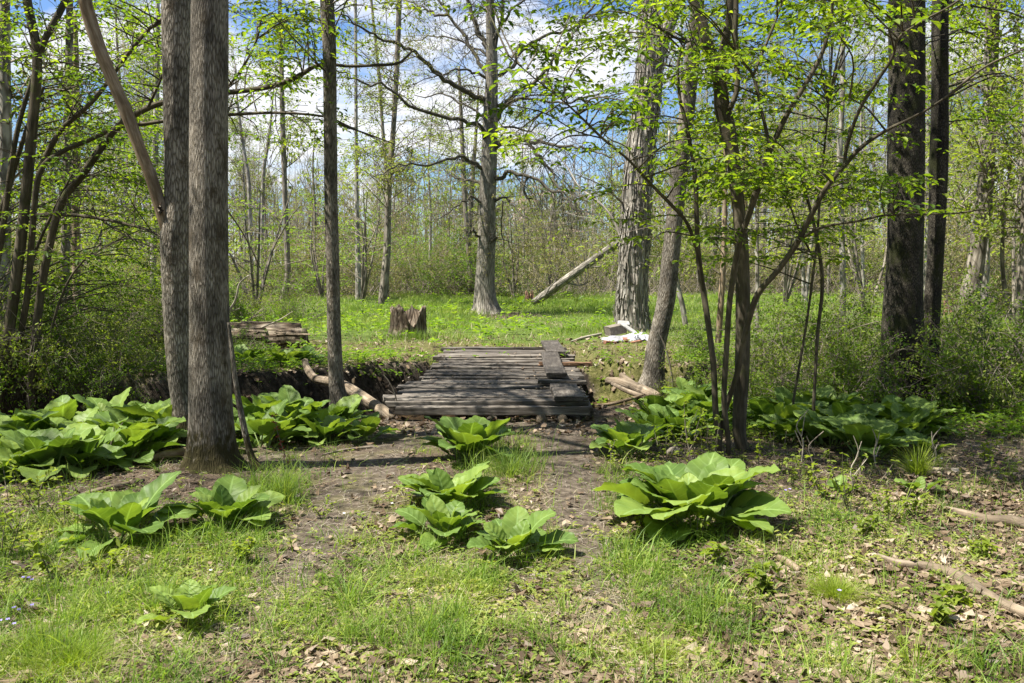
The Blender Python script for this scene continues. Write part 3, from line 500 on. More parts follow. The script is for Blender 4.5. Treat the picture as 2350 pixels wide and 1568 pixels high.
# ---------------------------------------------------------------- trees
def line_px(pts, d, n):
    """pts rows (px, py, width px); d depth or (d0, d1) -> world points, radii"""
    a = smooth_line(np.array([q if len(q) == 3 else (*q, 0) for q in pts], float), n)
    dd = np.linspace(d[0], d[1], n) if isinstance(d, tuple) else np.full(n, float(d))
    Pw = P(a[:, 0], a[:, 1], dd); r = mpp(a[:, 0], a[:, 1], dd) * np.maximum(a[:, 2], 0.6) * 0.5
    return Pw, r
class Tree:
    def __init__(s, name, label, d, basepx, cat='tree', group=None, mat='bgbark', leaf='leafbg'):
        s.base = P(np.array([float(basepx[0])]), np.array([float(basepx[1])]), np.array([float(d)]))[0]; s.base[2] = zg(s.base[0], s.base[1])
        s.o = thing(name, label, cat, s.base, group); s.mat = mat; s.leaf = leaf; s.d = d
        s.nodes = []; s.tw = Wood(); s.lv = Leaves(); s.limbw = Wood()
    def stem(s, pts, d=None, name='trunk', n=None, k=20, rough=0.05, lobes=None, mat=None, sink=True, wig=0.0):
        d = s.d if d is None else d; n = n or max(10, int(len(pts) * 7)); Pw, r = line_px(pts, d, n)
        if sink:
            z0 = zg(Pw[0, 0], Pw[0, 1])
            Pw = np.vstack([[Pw[0] + (0, 0, z0 - Pw[0, 2] - 0.08)], Pw]) if Pw[0, 2] > z0 - 0.02 else Pw; r = np.r_[r[0], r][-len(Pw):]
        s.nodes += [(q, rr) for q, rr in zip(Pw, r)]
        w_ = Wood(); w_.add(Pw, r, k); return w_.build(name, M[mat or s.mat], s.o, s.base, rough, lobes), Pw, r
    def limb(s, pts, w0, w1, d=None, n=None, k=7, twigs=0, tl=0.5, sep=False, name='limb', wig=0.0, mat=None):
        d = s.d if d is None else d; n = n or max(6, len(pts) * 3)
        a = [(x, y, w0 + (w1 - w0) * i / (len(pts) - 1)) for i, (x, y) in enumerate(pts)]
        Pw, r = line_px(a, d, n)
        if wig: Pw[1:-1] += rng.normal(0, wig, (n - 2, 3))
        s.nodes += [(q, rr) for q, rr in zip(Pw, r)]
        W = Wood(); W.add(Pw, r, k)
        if sep: W.build(name, M[mat or s.mat], s.o, s.base, 0.06)
        else: W.build(name, M[mat or s.mat], s.o, s.base, 0.06)
        for j in range(twigs):
            i = R.randint(1, n - 1); t = Pw[min(i + 1, n - 1)] - Pw[i - 1]; t /= np.linalg.norm(t) + 1e-9
            twig(s.tw, Pw[i], t * .7 + rvec(1)[0], tl * R.uniform(.5, 1.3), max(r[i] * .35, .0035), 2)
        return Pw, r
    def near(s, p, back=0.0):
        A = np.array([q for q, r in s.nodes]); dd = np.linalg.norm(A - p, axis=1) + 0.6 * np.maximum(0, A[:, 2] - p[2]); return A[np.argsort(dd)[R.randint(0, min(4, len(dd) - 1))]]
    def bough(s, c, rad, nb=3, leaf=0.07, step=0.05, tl=0.4, flat=0.3, bare=0.0, conn=True, tr=0.006, lw=0.52):
        """a connecting branch to c and leafy twigs fanned about it in a near-level layer"""
        c = np.asarray(c, float)
        if conn:
            a = s.near(c); mid = (a + c) / 2 + np.array([R.uniform(-.12, .12), R.uniform(-.12, .12), R.uniform(0.02, .15)]) * np.linalg.norm(c - a)
            pl = smooth_line([a, mid, c], 7); s.tw.add(pl, np.linspace(tr * (1 + .5 * np.linalg.norm(c - a)), tr * .6, 7), 5)
            dr = c - mid
        else: dr = rvec(1)[0]
        dr[2] *= .3; dr /= np.linalg.norm(dr) + 1e-9
        for b in range(nb):
            a1 = R.gauss(0, 1.0); v = np.array([dr[0] * cos(a1) - dr[1] * sin(a1), dr[0] * sin(a1) + dr[1] * cos(a1), R.uniform(-.35, .3) * flat * 2])
            ll = rad * R.uniform(.6, 1.25); st = c + rvec(1)[0] * rad * np.array([.35, .35, .35 * flat])
            e = st + v * ll - np.array([0, 0, .12 * ll]); m_ = (st + e) / 2 + np.array([0, 0, .08 * ll]) + rvec(1)[0] * .05 * ll
            sp_ = smooth_line([st, m_, e], 5); s.tw.add(sp_, np.linspace(tr * .55, tr * .2, 5), 3)
            nt_ = max(2, int(ll / (tl * .32)))
            for t in range(nt_):
                f = (t + R.random()) / nt_; q = sp_[0] * (1 - f) + sp_[-1] * f + 4 * f * (1 - f) * (sp_[2] - (sp_[0] + sp_[-1]) / 2)
                sd = 1 if t % 2 else -1; w_ = np.array([-v[1] * sd, v[0] * sd, 0]) * .9 + v * .8 + np.array([R.uniform(-.3, .3), R.uniform(-.3, .3), R.uniform(-.25, .2)]); w_ /= np.linalg.norm(w_)
                tl_ = tl * R.uniform(.4, 1.1) * (1 - .4 * f); e2 = q + w_ * tl_ - np.array([0, 0, .1 * tl_]); s.tw.add([q, (q + e2) / 2 + (0, 0, .03 * tl_), e2], [tr * .25, tr * .2, tr * .12], 3)
                if R.random() < bare: continue
                m2 = max(2, int(tl_ / step)); ft = (np.arange(m2) + .5) / m2; pp = q + (e2 - q) * ft[:, None] + np.stack([0 * ft, 0 * ft, .06 * tl_ * np.sin(ft * pi)], -1)
                alt = np.where(np.arange(m2) % 2, 1, -1)[:, None]; lat = np.cross(w_, [0, 0, 1.]); lat /= np.linalg.norm(lat) + 1e-9
                ax = w_ * .55 + lat * alt * .8 + rvec(m2) * .4 - np.array([0, 0, .25]) ; nr = np.array([0, 0, 1.]) + rvec(m2) * .42
                sz = leaf * rng.uniform(.4, 1.25, m2); s.lv.add(pp, ax, nr, sz, sz * lw)
    def fill(s, rect, dr, n, rad, **kw):
        x0, y0, x1, y1 = rect
        for i in range(n):
            d = R.uniform(*dr) if isinstance(dr, tuple) else dr; s.bough(P(np.array([R.uniform(x0, x1)]), np.array([R.uniform(y0, y1)]), np.array([d]))[0], rad * R.uniform(.7, 1.3), **kw)
    def canopy(s, c, rx, ry, rz, n, rad=1.0, **kw):
        c = np.asarray(c, float)
        for i in range(n):
            v = rvec(1)[0] * R.random() ** .4; s.bough(c + v * np.array([rx, ry, rz]), rad * R.uniform(.7, 1.3), **kw)
    def done(s, simple=False, twmat=None):
        if s.tw.g or s.lv.c: combine('crown', s.tw, s.lv, M[twmat or s.mat], M[s.leaf], s.o, s.base, simple)
        return s
leaves_n = [7]
def twig(W, p, v, ll, r, lev, k=3, droop=0.15, leaves=None, lsz=.03, wander=.35):
    v = v / (np.linalg.norm(v) + 1e-9); n = 5 if lev else 4; pts = [p]; q = p.copy(); dv = v.copy()
    for i in range(n - 1):
        dv = dv + rvec(1)[0] * wander * .6; dv[2] -= droop * .2; dv /= np.linalg.norm(dv); q = q + dv * ll / (n - 1); pts.append(q)
    W.add(pts, np.linspace(r, max(r * .35, .0015), n), k)
    if lev > 0:
        for j in range(R.randint(3, 5)):
            i = R.randint(1, n - 1); twig(W, pts[i], (pts[i] - pts[i - 1]) / (ll / (n - 1)) * .8 + rvec(1)[0] * .9, ll * R.uniform(.4, .75), max(r * .55, .0018), lev - 1, k, droop, leaves, lsz)
    elif leaves is not None:
        m_ = leaves_n[0]; pp = np.array(pts)[R.choice([0,1]):]; pp = pp[rng.integers(0, len(pp), m_)]; leaves.add(pp + rvec(m_) * lsz * .8, rvec(m_) + dv * .5, rvec(m_) * .7 + np.array([0, 0, .8]), np.full(m_, lsz) * rng.uniform(.6, 1.3, m_), np.full(m_, lsz) * .5)

def plates(name, Pw, r, n, ln_, wd_, lift_, l2, mat, parent, off, frac=1.0, skip=0.02, thick=.006):
    """loose curved strips of bark or splintered wood lying along a stem"""
    VV, QQ, n0 = [], [], 0
    for q in range(n):
        f = skip + R.random() * (frac - skip); i = int(f * (len(Pw) - 2)); th = R.uniform(0, 2 * pi); c = Pw[i]; rr = r[i] * 1.02; ll = R.uniform(*ln_); ww = R.uniform(*wd_); lift = R.uniform(*lift_) * (1.7 if R.random() < .2 else 1); lift2 = R.uniform(0, l2)
        up = Pw[min(i + 2, len(Pw) - 1)] - Pw[max(i - 1, 0)]; up = up / np.linalg.norm(up); A = np.cross(up, [0, 1., .1]); A /= np.linalg.norm(A); B = np.cross(A, up); jt = R.uniform(-.06, .06)
        for k_ in range(6):
            tt = k_ / 5 - .5; out_ = lift * max(0, -tt) * 2 + lift2 * max(0, tt) * 2; th2 = th + jt * tt * 2; ww2 = ww * (1 - .5 * abs(tt) * 2 * R.uniform(.4, 1)); nrm = cos(th2) * A + sin(th2) * B; tg = np.cross(up, nrm); cc = c + up * tt * ll + nrm * (rr + out_ + .004)
            VV += [cc - tg * ww2 * .5 - nrm * thick, cc + tg * ww2 * .5 - nrm * thick, cc + tg * ww2 * .5 + nrm * thick, cc - tg * ww2 * .5 + nrm * thick]
        for k_ in range(5):
            b0 = n0 + k_ * 4; QQ += [[b0 + e, b0 + (e + 1) % 4, b0 + 4 + (e + 1) % 4, b0 + 4 + e] for e in range(4)]
        QQ += [[n0, n0 + 3, n0 + 2, n0 + 1], [n0 + 20, n0 + 21, n0 + 22, n0 + 23]]; n0 += 24
    VV = np.array(VV); return ob(name, mkmesh(name, VV - off, [(np.array(QQ), 0)], [mat], smooth=False, bc=VV), parent)
# --- twin trunked ash in the left foreground
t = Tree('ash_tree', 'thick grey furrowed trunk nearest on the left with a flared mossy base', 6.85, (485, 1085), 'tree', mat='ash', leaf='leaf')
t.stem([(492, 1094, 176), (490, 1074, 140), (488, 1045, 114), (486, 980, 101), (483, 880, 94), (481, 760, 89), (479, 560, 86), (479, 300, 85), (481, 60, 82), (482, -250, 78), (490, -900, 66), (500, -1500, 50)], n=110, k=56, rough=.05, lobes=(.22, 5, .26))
b, Pw, r = t.stem([(592, 1078, 26), (576, 1045, 17), (562, 990, 15), (550, 930, 14), (540, 870, 12), (532, 800, 10), (524, 740, 8)], d=6.75, name='root_buttress', k=10, rough=.1)
for q in range(9): t.limb([(485, -700 - q * 90), (485 + R.uniform(-500, 500), -1000 - q * 100), (485 + R.uniform(-900, 900), -1250 - q * 120)], 34, 8, (6.85, 6.85 + R.uniform(-2.5, 4)))
t.canopy((-1.8, 8.5, 11), 3.4, 3.4, 3.0, 15, 1.0, leaf=.12, step=.13, tl=.6, conn=True, nb=3, tr=.012)
t.done()
t = Tree('ash_tree', 'grey furrowed trunk just behind the nearest left trunk, carrying a bare dead limb', 8.0, (425, 1010), 'tree', mat='ash', leaf='leaf')
t.stem([(430, 1015, 74), (424, 940, 56), (414, 860, 56), (408, 760, 60), (404, 640, 62), (403, 540, 68), (409, 470, 62), (409, 330, 62), (407, 180, 64), (405, 0, 66), (405, -300, 60), (400, -1000, 46)], n=100, k=44, rough=.05, lobes=(.1, 5, .3))
t.stem([(405, 600, 30), (390, 548, 32), (378, 505, 31), (364, 462, 29), (344, 400, 27), (320, 340, 27), (292, 262, 29), (260, 188, 28), (230, 115, 29), (208, 50, 31), (189, -30, 29), (150, -260, 24), (130, -420, 12)], d=(8.0, 7.5), name='dead_limb', n=70, k=22, rough=.06, mat='dead', sink=False)
W = Wood(); c = P(np.array([372.]), np.array([487.]), np.array([7.9]))[0]
for j in range(8): W.add([c + rvec(1)[0] * .02, c + rvec(1)[0] * .03 + (0, -.01, .02), c + rvec(1)[0] * .04 + (0, -.02, .05)], [.02, .014, .003], 6)
W.build('torn_bark_knot', M['rotten'], t.o, t.base)
for q in range(6): t.limb([(405, -500 - q * 80), (405 + R.uniform(-500, 500), -900 - q * 60), (405 + R.uniform(-800, 800), -1050 - q * 60)], 30, 8, (8, 8 + R.uniform(-2.5, 3)))
t.canopy((-4.2, 7.2, 10.5), 3.4, 3.4, 2.6, 16, 1.0, leaf=.12, step=.12, tl=.6, tr=.012); t.done()
# --- slim trunk beside the creek
t = Tree('maple_tree', 'slim straight trunk standing on the creek bank left of the plank bridge', 9.75, (775, 935), 'tree', mat='ash', leaf='leafy')
t.stem([(782, 945, 62), (779, 925, 46), (773, 890, 37), (769, 820, 33), (766, 730, 31), (764, 620, 30), (760, 470, 30), (758, 300, 30), (756, 120, 31), (751, 0, 32), (748, -200, 28), (760, -700, 22)], n=80, k=26, rough=.06, lobes=(.2, 4, .16))
t.fill((540, -120, 960, 70), (8.5, 11), 22, .55, leaf=.065, step=.05, tl=.35); t.fill((700, 40, 830, 200), (9.2, 10.2), 3, .25, leaf=.06, tl=.2)
t.canopy((-1.8, 10.5, 8.4), 2.4, 2.4, 1.8, 8, .8, leaf=.11, step=.12, tl=.5, tr=.01); t.done()

# --- left hornbeam clump on the far bank
t = Tree('hornbeam_tree', 'dark many stemmed tree at the left edge above the shaded creek bank', 10.5, (60, 890), 'tree', mat='smooth', leaf='leaf')
t.stem([(-5, 900, 27), (20, 760, 25), (45, 580, 24), (62, 420, 23), (75, 280, 23), (85, 130, 21), (62, 0, 20), (30, -200, 15)], name='stem', k=16)
t.stem([(84, 140, 15), (108, 80, 15), (150, 0, 15), (185, -120, 12), (240, -300, 8)], name='stem', k=12, sink=False)
t.stem([(70, 930, 20), (84, 750, 19), (104, 610, 18), (140, 470, 17), (190, 400, 17), (262, 300, 15), (312, 262, 14), (375, 235, 13), (450, 224, 12), (520, 213, 12), (600, 203, 11), (650, 190, 12), (690, 172, 11), (735, 148, 8), (800, 152, 7), (860, 150, 7), (915, 145, 6), (945, 118, 5)], d=(10.5, 9.9), name='stem', k=14, n=80, rough=.08)
t.stem([(20, 890, 14), (60, 700, 14), (72, 560, 14), (90, 400, 13), (140, 350, 11), (205, 322, 10), (270, 292, 10), (330, 285, 9), (400, 275, 8), (520, 264, 8), (640, 259, 6), (745, 268, 5), (800, 290, 4), (868, 322, 2)], d=(10.6, 10.2), name='stem', k=10, n=60, rough=.08)
t.limb([(90, 390), (140, 300), (215, 230), (290, 130), (350, 60), (420, 20), (500, -10)], 14, 5, (10.5, 9.8), twigs=10)
t.limb([(75, 495), (140, 492), (230, 502), (330, 525), (372, 545), (420, 570)], 11, 3, (10.5, 9.6), twigs=8)
t.limb([(230, 502), (270, 530), (330, 560), (375, 575)], 5, 2, (10.2, 9.6), twigs=3)
t.limb([(520, 205), (560, 150), (590, 90), (600, 40)], 7, 3, (9.9, 9.6), twigs=3); t.limb([(340, 245), (370, 180), (385, 120)], 7, 3, (10, 9.8), twigs=3)
t.limb([(775, 285), (850, 310), (905, 330)], 5, 2, 10.1, twigs=4); t.limb([(-20, 560), (20, 430), (60, 300), (100, 200)], 14, 8, (11, 10.8)); t.limb([(520, 480), (560, 540), (600, 620)], 4, 2, 10.2)
for a in ([(30, 890, 11), (44, 780, 9), (75, 600, 8), (125, 480, 6), (165, 400, 5)], [(-30, 880, 17), (-20, 700, 15), (10, 500, 14), (40, 300, 11), (100, 100, 8)], [(110, 900, 7), (118, 760, 6), (160, 640, 5), (230, 560, 3)]):
    t.stem(a, d=10.8, name='stem', k=9)
t.fill((-60, -60, 370, 200), (8.5, 12.5), 46, .6, leaf=.07, step=.05, tl=.4)
t.fill((-60, 180, 370, 420), (9, 13), 50, .6, leaf=.07, step=.05, tl=.4, flat=.2)
t.fill((-60, 400, 380, 660), (9.5, 14), 66, .65, leaf=.07, step=.05, tl=.4, flat=.2)
t.fill((-60, 620, 340, 800), (10.5, 15), 34, .6, leaf=.07, step=.06, tl=.4, flat=.25)
t.fill((525, 10, 740, 210), (9.2, 12), 36, .5, leaf=.075, step=.055, tl=.38, flat=.2)
t.fill((525, 200, 740, 330), (9.4, 11.5), 12, .45, leaf=.065, step=.055, tl=.35, flat=.12)
t.canopy((-6.0, 9.0, 7.0), 3.4, 3.2, 1.6, 14, 1.0, leaf=.10, step=.1, tl=.5, tr=.01)
t.done()

# --- big spreading oak in the clearing
t = Tree('oak_tree', 'large bare oak with crooked spreading limbs standing alone in the clearing', 25.5, (1115, 720), 'tree', mat='oak', leaf='bud')
t.stem([(1116, 724, 88), (1115, 712, 66), (1114, 695, 54), (1113, 660, 46), (1115, 600, 42), (1117, 540, 40), (1119, 450, 38), (1123, 350, 36), (1126, 250, 33), (1129, 150, 27), (1126, 60, 22), (1122, -60, 18), (1115, -260, 9)], n=90, k=30, rough=.07, lobes=(.22, 6, .35))
T_ = dict(k=6, wig=.03, mat='oaklimb')
OL = [([(1116, 232), (1068, 209), (1031, 190), (1002, 168), (973, 139), (943, 117), (907, 99), (874, 88), (834, 66), (790, 40), (750, 20)], 13, 3, (25.5, 22)),
 ([(1117, 335), (1104, 293), (1075, 282), (1009, 267), (965, 256), (936, 238), (907, 216), (870, 194), (830, 190), (790, 168), (770, 160)], 11, 3, (25.5, 23)),
 ([(1116, 392), (1083, 370), (1060, 359), (1000, 374), (940, 378), (900, 388), (850, 410)], 10, 2, (25.5, 23)),
 ([(1126, 345), (1145, 330), (1163, 322), (1192, 324), (1236, 324), (1273, 335), (1317, 335), (1346, 344), (1390, 355), (1420, 382)], 13, 3, (25.5, 23)),
 ([(1210, 322), (1240, 362), (1269, 399), (1276, 424), (1309, 454), (1331, 487), (1350, 520)], 8, 2, (24.8, 23.5)),
 ([(1128, 404), (1148, 410), (1167, 397), (1203, 402), (1240, 417), (1262, 435), (1287, 450), (1317, 476), (1339, 505)], 11, 3, (25.5, 23.5)),
 ([(1207, 404), (1205, 439), (1210, 454), (1222, 456)], 6, 4, 24.8), ([(1128, 470), (1145, 455), (1167, 461), (1192, 487), (1229, 523)], 8, 2, (25.5, 24)),
 ([(1154, 461), (1152, 523), (1158, 585)], 4, 1.5, 25), ([(1112, 470), (1097, 454), (1079, 452), (1050, 476), (1002, 505)], 7, 2, (25.5, 24.5)), ([(1112, 423), (1090, 417), (1068, 410), (1035, 402)], 8, 3, (25.5, 26.5)),
 ([(1128, 200), (1141, 179), (1167, 161), (1192, 121), (1225, 95), (1266, 77), (1302, 70), (1346, 40), (1400, 10), (1440, -30)], 11, 4, (25.5, 28)),
 ([(1128, 300), (1137, 278), (1159, 238), (1185, 212), (1218, 194), (1258, 154), (1295, 106), (1331, 59), (1370, 0), (1400, -60)], 12, 4, (25.5, 27)),
 ([(1130, 246), (1180, 232), (1222, 227), (1295, 238), (1339, 223), (1386, 212)], 8, 3, (25.5, 24)),
 ([(1122, 190), (1105, 150), (1084, 118), (1068, 88), (1046, 55), (1024, 22), (1006, 0), (980, -60)], 10, 4, (25.5, 26.5)), ([(1030, 32), (1004, 38), (980, 22), (936, 0), (900, -30)], 7, 3, (26, 27)),
 ([(1126, 140), (1114, 100), (1101, 84), (1086, 37), (1075, 0), (1055, -80)], 13, 7, (25.5, 26)), ([(1130, 140), (1138, 99), (1148, 48), (1152, 0), (1158, -100)], 10, 6, 25.4), ([(1134, 90), (1150, 58), (1170, 26), (1207, 0), (1240, -50)], 7, 3, 25.2),
 ([(1116, 180), (1080, 165), (1050, 158), (1010, 175), (980, 160)], 7, 2, (25.5, 24)), ([(1112, 268), (1060, 240), (1020, 215), (985, 222), (950, 218)], 6, 2, (25.5, 27)), ([(1120, 130), (1050, 90), (990, 85), (930, 100)], 6, 2, (25.5, 28)),
 ([(1132, 300), (1180, 290), (1210, 300), (1250, 285), (1300, 300)], 6, 2, (25.5, 28)), ([(1110, 550), (1098, 540), (1090, 530), (1080, 530)], 8, 4, (25.5, 25)), ([(1124, 560), (1134, 552), (1142, 545)], 8, 4, (25.5, 25)), ([(1440, 382), (1420, 382), (1400, 400), (1420, 450)], 2, 1, 23)]
for pts, a, b_, d in OL: t.limb(pts, a, b_, d, twigs=11 if len(pts) > 4 else 3, tl=1.0, **T_)
for q in range(16):
    i = R.randint(10, len(t.nodes) - 1); p0 = t.nodes[R.randint(90, len(t.nodes) - 1)][0]
    twig(t.tw, p0, rvec(1)[0] + np.array([0, 0, .2]), R.uniform(1, 2), .014, 3, leaves=t.lv, lsz=.05)
c_ = P(np.array([1300.]), np.array([430.]), np.array([24.]))[0]
for q in range(26):
    p0 = P(np.array([R.uniform(1200, 1400)]), np.array([R.uniform(330, 470)]), np.array([24.5]))[0]; p0 = t.near(p0); twig(t.tw, p0, np.array([R.uniform(-.2, .8), R.uniform(-.4, .4), -.9]), R.uniform(.8, 1.5), .01, 2, droop=.8)
for q in range(18):
    p0 = t.near(P(np.array([R.uniform(760, 1400)]), np.array([R.uniform(-60, 200)]), np.array([25.]))[0]); twig(t.tw, p0, rvec(1)[0] + np.array([0, 0, .4]), R.uniform(1, 1.8), .012, 2, leaves=t.lv, lsz=.05)
t.done(twmat='oaklimb')

# --- shagbark hickory
t = Tree('shagbark_hickory', 'big pale trunk with long shaggy peeling strips of bark right of the bridge', 18.4, (1450, 765), 'tree', mat='shag', leaf='leaf')
o_, Pw, r = t.stem([(1452, 772, 92), (1450, 740, 76), (1450, 700, 68), (1452, 640, 64), (1456, 560, 64), (1462, 450, 62), (1470, 350, 60), (1482, 250, 58), (1492, 150, 58), (1498, 100, 62), (1490, 40, 46), (1480, -80, 40), (1470, -300, 30)], n=90, k=40, rough=.08, lobes=(.15, 6, .3))
t.stem([(1502, 130, 40), (1528, 75, 34), (1548, 10, 32), (1570, -80, 28), (1620, -250, 20)], d=18.3, name='trunk_fork', k=16, sink=False)
plates('shaggy_bark', Pw, r, 950, (.16, .6), (.014, .045), (.005, .06), .045, M['shag'], t.o, t.base, 66 / 90)
t.limb([(1500, 400), (1470, 390), (1440, 340), (1400, 320), (1380, 300)], 6, 2, (18.4, 17.5), twigs=4)
t.limb([(1430, 560), (1405, 500), (1370, 460), (1330, 430), (1300, 380), (1270, 350)], 6, 2, (18.4, 20), twigs=12, tl=1.0); t.limb([(1432, 470), (1400, 440), (1370, 420), (1320, 400)], 5, 2, (18.4, 17), twigs=8, tl=.8)
t.canopy((3.4, 18.4, 11.5), 4, 4, 2.5, 8, 1.4, leaf=.12, step=.2, tl=.7, tr=.014, bare=.6); t.done()
# --- leaning tree by the right end of the bridge
t = Tree('ash_tree', 'curved grey trunk leaning right beside the right edge of the bridge', 11.7, (1500, 870), 'tree', mat='ash', leaf='leaf')
t.stem([(1496, 890, 74), (1500, 860, 52), (1505, 800, 44), (1516, 750, 42), (1530, 680, 41), (1540, 580, 40), (1549, 490, 38), (1560, 400, 37), (1570, 320, 36), (1580, 220, 35), (1590, 120, 34), (1600, 20, 30), (1606, -100, 28), (1620, -500, 20)], n=90, k=30, rough=.05, lobes=(.18, 4, .2))
t.fill((1420, -60, 1720, 80), (10.5, 13), 12, .6, leaf=.07, step=.06, tl=.4); t.canopy((3.2, 12.5, 9.6), 3, 3, 2, 9, 1.0, leaf=.12, step=.13, tl=.6, tr=.012); t.done()

# --- right hornbeam: many twisted stems
t = Tree('hornbeam_tree', 'many stemmed tree with twisted sinewy stems and bright leaves right of centre', 7.6, (1692, 1035), 'tree', mat='smooth', leaf='leaf')
HS = [([(1714, 1050, 36), (1702, 1020, 30), (1697, 990, 31), (1698, 937, 32), (1703, 846, 33), (1705, 736, 33), (1704, 626, 32), (1700, 540, 31), (1693, 460, 29), (1682, 366, 30), (1671, 300, 36), (1658, 249, 36), (1653, 205, 31), (1645, 154, 30), (1625, 110, 30), (1612, 55, 24), (1590, 0, 22), (1570, -100, 18), (1520, -350, 10)], 7.6, True),
 ([(1648, 150, 18), (1664, 95, 20), (1675, 37, 18), (1680, -20, 16), (1700, -160, 14), (1730, -320, 10)], 7.6, False), ([(1676, 250, 12), (1691, 205, 13), (1691, 146, 13), (1687, 73, 13), (1689, 0, 12), (1680, -140, 9)], 7.5, False),
 ([(1672, 1015, 12), (1662, 919, 13), (1667, 809, 13), (1674, 699, 13), (1684, 626, 14), (1698, 553, 14), (1718, 495, 14), (1740, 425, 16), (1752, 385, 15), (1764, 350, 15), (1784, 308, 13), (1806, 263, 12), (1832, 220, 12), (1861, 172, 11), (1887, 121, 9), (1905, 55, 8), (1912, 0, 7), (1930, -100, 6)], (7.4, 6.9), True),
 ([(1768, 340, 8), (1748, 256, 8), (1729, 176, 7), (1702, 139, 6), (1685, 113, 5)], 7.1, False), ([(1729, 172, 7), (1755, 110, 6), (1784, 37, 6), (1800, -10, 5)], 7.1, False),
 ([(1652, 1000, 12), (1668, 930, 13), (1690, 864, 13), (1706, 787, 13), (1718, 736, 14), (1740, 674, 14), (1784, 622, 13), (1828, 560, 14), (1857, 503, 13), (1894, 435, 12), (1938, 380, 11), (1978, 337, 10), (2033, 300, 8), (2113, 260, 6), (2176, 219, 6), (2260, 154, 5), (2350, 113, 4)], (7.5, 6.3), True),
 ([(1938, 378, 9), (1945, 329, 9), (1974, 249, 8), (2011, 190, 8), (2048, 132, 7), (2062, 88, 6), (2113, 51, 5), (2168, 22, 5), (2209, -5, 4)], (6.9, 6.3), False), ([(1828, 556, 7), (1883, 523, 6), (1967, 508, 5), (2040, 494, 5), (2187, 490, 4), (2260, 479, 3)], (7.0, 6.2), False), ([(2033, 300, 5), (1989, 249, 4), (1950, 225, 3)], 6.7, False),
 ([(1650, 1000, 16), (1642, 937, 14), (1638, 845, 14), (1627, 754, 14), (1616, 681, 14), (1605, 608, 13), (1600, 546, 12), (1598, 480, 11), (1596, 413, 11), (1587, 348, 9), (1572, 274, 9), (1559, 219, 8), (1557, 139, 7), (1576, 91, 5)], (7.4, 7.7), True), ([(1601, 412, 4), (1630, 388, 4), (1663, 366, 4)], 7.6, False),
 ([(1614, 670, 8), (1606, 600, 9), (1590, 545, 9), (1572, 505, 8), (1535, 465, 8), (1492, 421, 7), (1441, 366, 6), (1383, 318, 6), (1331, 267, 5), (1287, 227, 4), (1222, 176, 3), (1167, 128, 3)], (7.5, 6.6), False), ([(1383, 318, 4), (1320, 300, 3), (1250, 260, 3), (1170, 240, 2)], (7.0, 6.5), False),
 ([(1730, 1010, 7), (1868, 918, 8), (1876, 772, 8), (1887, 644, 9), (1868, 516, 8), (1845, 430, 6), (1835, 380, 4)][1:], 8.2, True), ([(1821, 918, 6), (1843, 790, 6), (1857, 699, 6), (1874, 560, 6), (1883, 430, 6), (1893, 330, 5), (1905, 200, 4)], 8.6, True), ([(1870, 600, 5), (1850, 560, 5), (1830, 520, 4), (1812, 470, 4), (1790, 430, 3)], 8.2, False)]
for pts, d, sk in HS: t.stem(pts, d=d, name='stem', k=18 if pts[0][2] > 20 else 10, rough=.09, sink=sk)
LF = dict(leaf=.068, step=.045, tl=.35, nb=4)
t.fill((1560, -120, 2050, 90), (6.0, 9.5), 48, .5, flat=.4, **LF); t.fill((1560, 80, 2040, 420), (6.2, 9.5), 58, .45, flat=.3, **LF); t.fill((1400, 120, 1700, 430), (6.4, 8.5), 9, .34, flat=.3, **LF)
t.fill((1080, 90, 1450, 290), (6.3, 7.4), 17, .3, flat=.25, **LF); t.fill((1180, 270, 1400, 380), (6.5, 7.4), 6, .22, flat=.2, **LF); t.fill((1640, 390, 2020, 470), (6.6, 8.6), 22, .42, flat=.12, **LF); t.fill((1450, 470, 1720, 560), (6.8, 8.0), 6, .35, flat=.1, **LF)
t.fill((1640, 490, 2040, 600), (7.4, 9), 12, .4, flat=.12, **LF); t.fill((1300, -80, 1560, 150), (6.8, 9), 17, .42, flat=.35, **LF); t.fill((2000, 400, 2160, 490), (6.3, 7.5), 4, .35, flat=.1, **LF)
t.fill((1060, 0, 1300, 60), (7, 8.5), 2, .3, **LF)
t.canopy((1.2, 8.3, 6.2), 2.3, 1.6, 1.3, 30, .8, leaf=.085, step=.06, tl=.45, nb=4, flat=.3)
t.done()

# --- the dark pair of trunks on the right
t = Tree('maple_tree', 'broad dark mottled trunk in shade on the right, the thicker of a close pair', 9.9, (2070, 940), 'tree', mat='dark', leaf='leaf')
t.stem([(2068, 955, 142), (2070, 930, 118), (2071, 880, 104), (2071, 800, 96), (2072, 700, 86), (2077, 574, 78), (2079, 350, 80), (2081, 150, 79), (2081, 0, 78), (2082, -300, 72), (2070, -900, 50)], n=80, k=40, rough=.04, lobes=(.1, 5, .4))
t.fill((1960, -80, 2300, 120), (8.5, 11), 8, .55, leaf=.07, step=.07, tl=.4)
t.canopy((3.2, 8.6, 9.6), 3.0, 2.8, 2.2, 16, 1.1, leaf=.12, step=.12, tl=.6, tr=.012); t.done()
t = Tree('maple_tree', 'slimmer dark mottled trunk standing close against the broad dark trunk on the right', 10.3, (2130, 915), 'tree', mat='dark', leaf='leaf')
t.stem([(2126, 930, 66), (2130, 880, 48), (2134, 800, 40), (2138, 720, 37), (2145, 620, 36), (2150, 516, 37), (2155, 350, 40), (2157, 200, 37), (2158, 0, 36), (2165, -300, 32), (2200, -800, 22)], n=70, k=28, rough=.05)
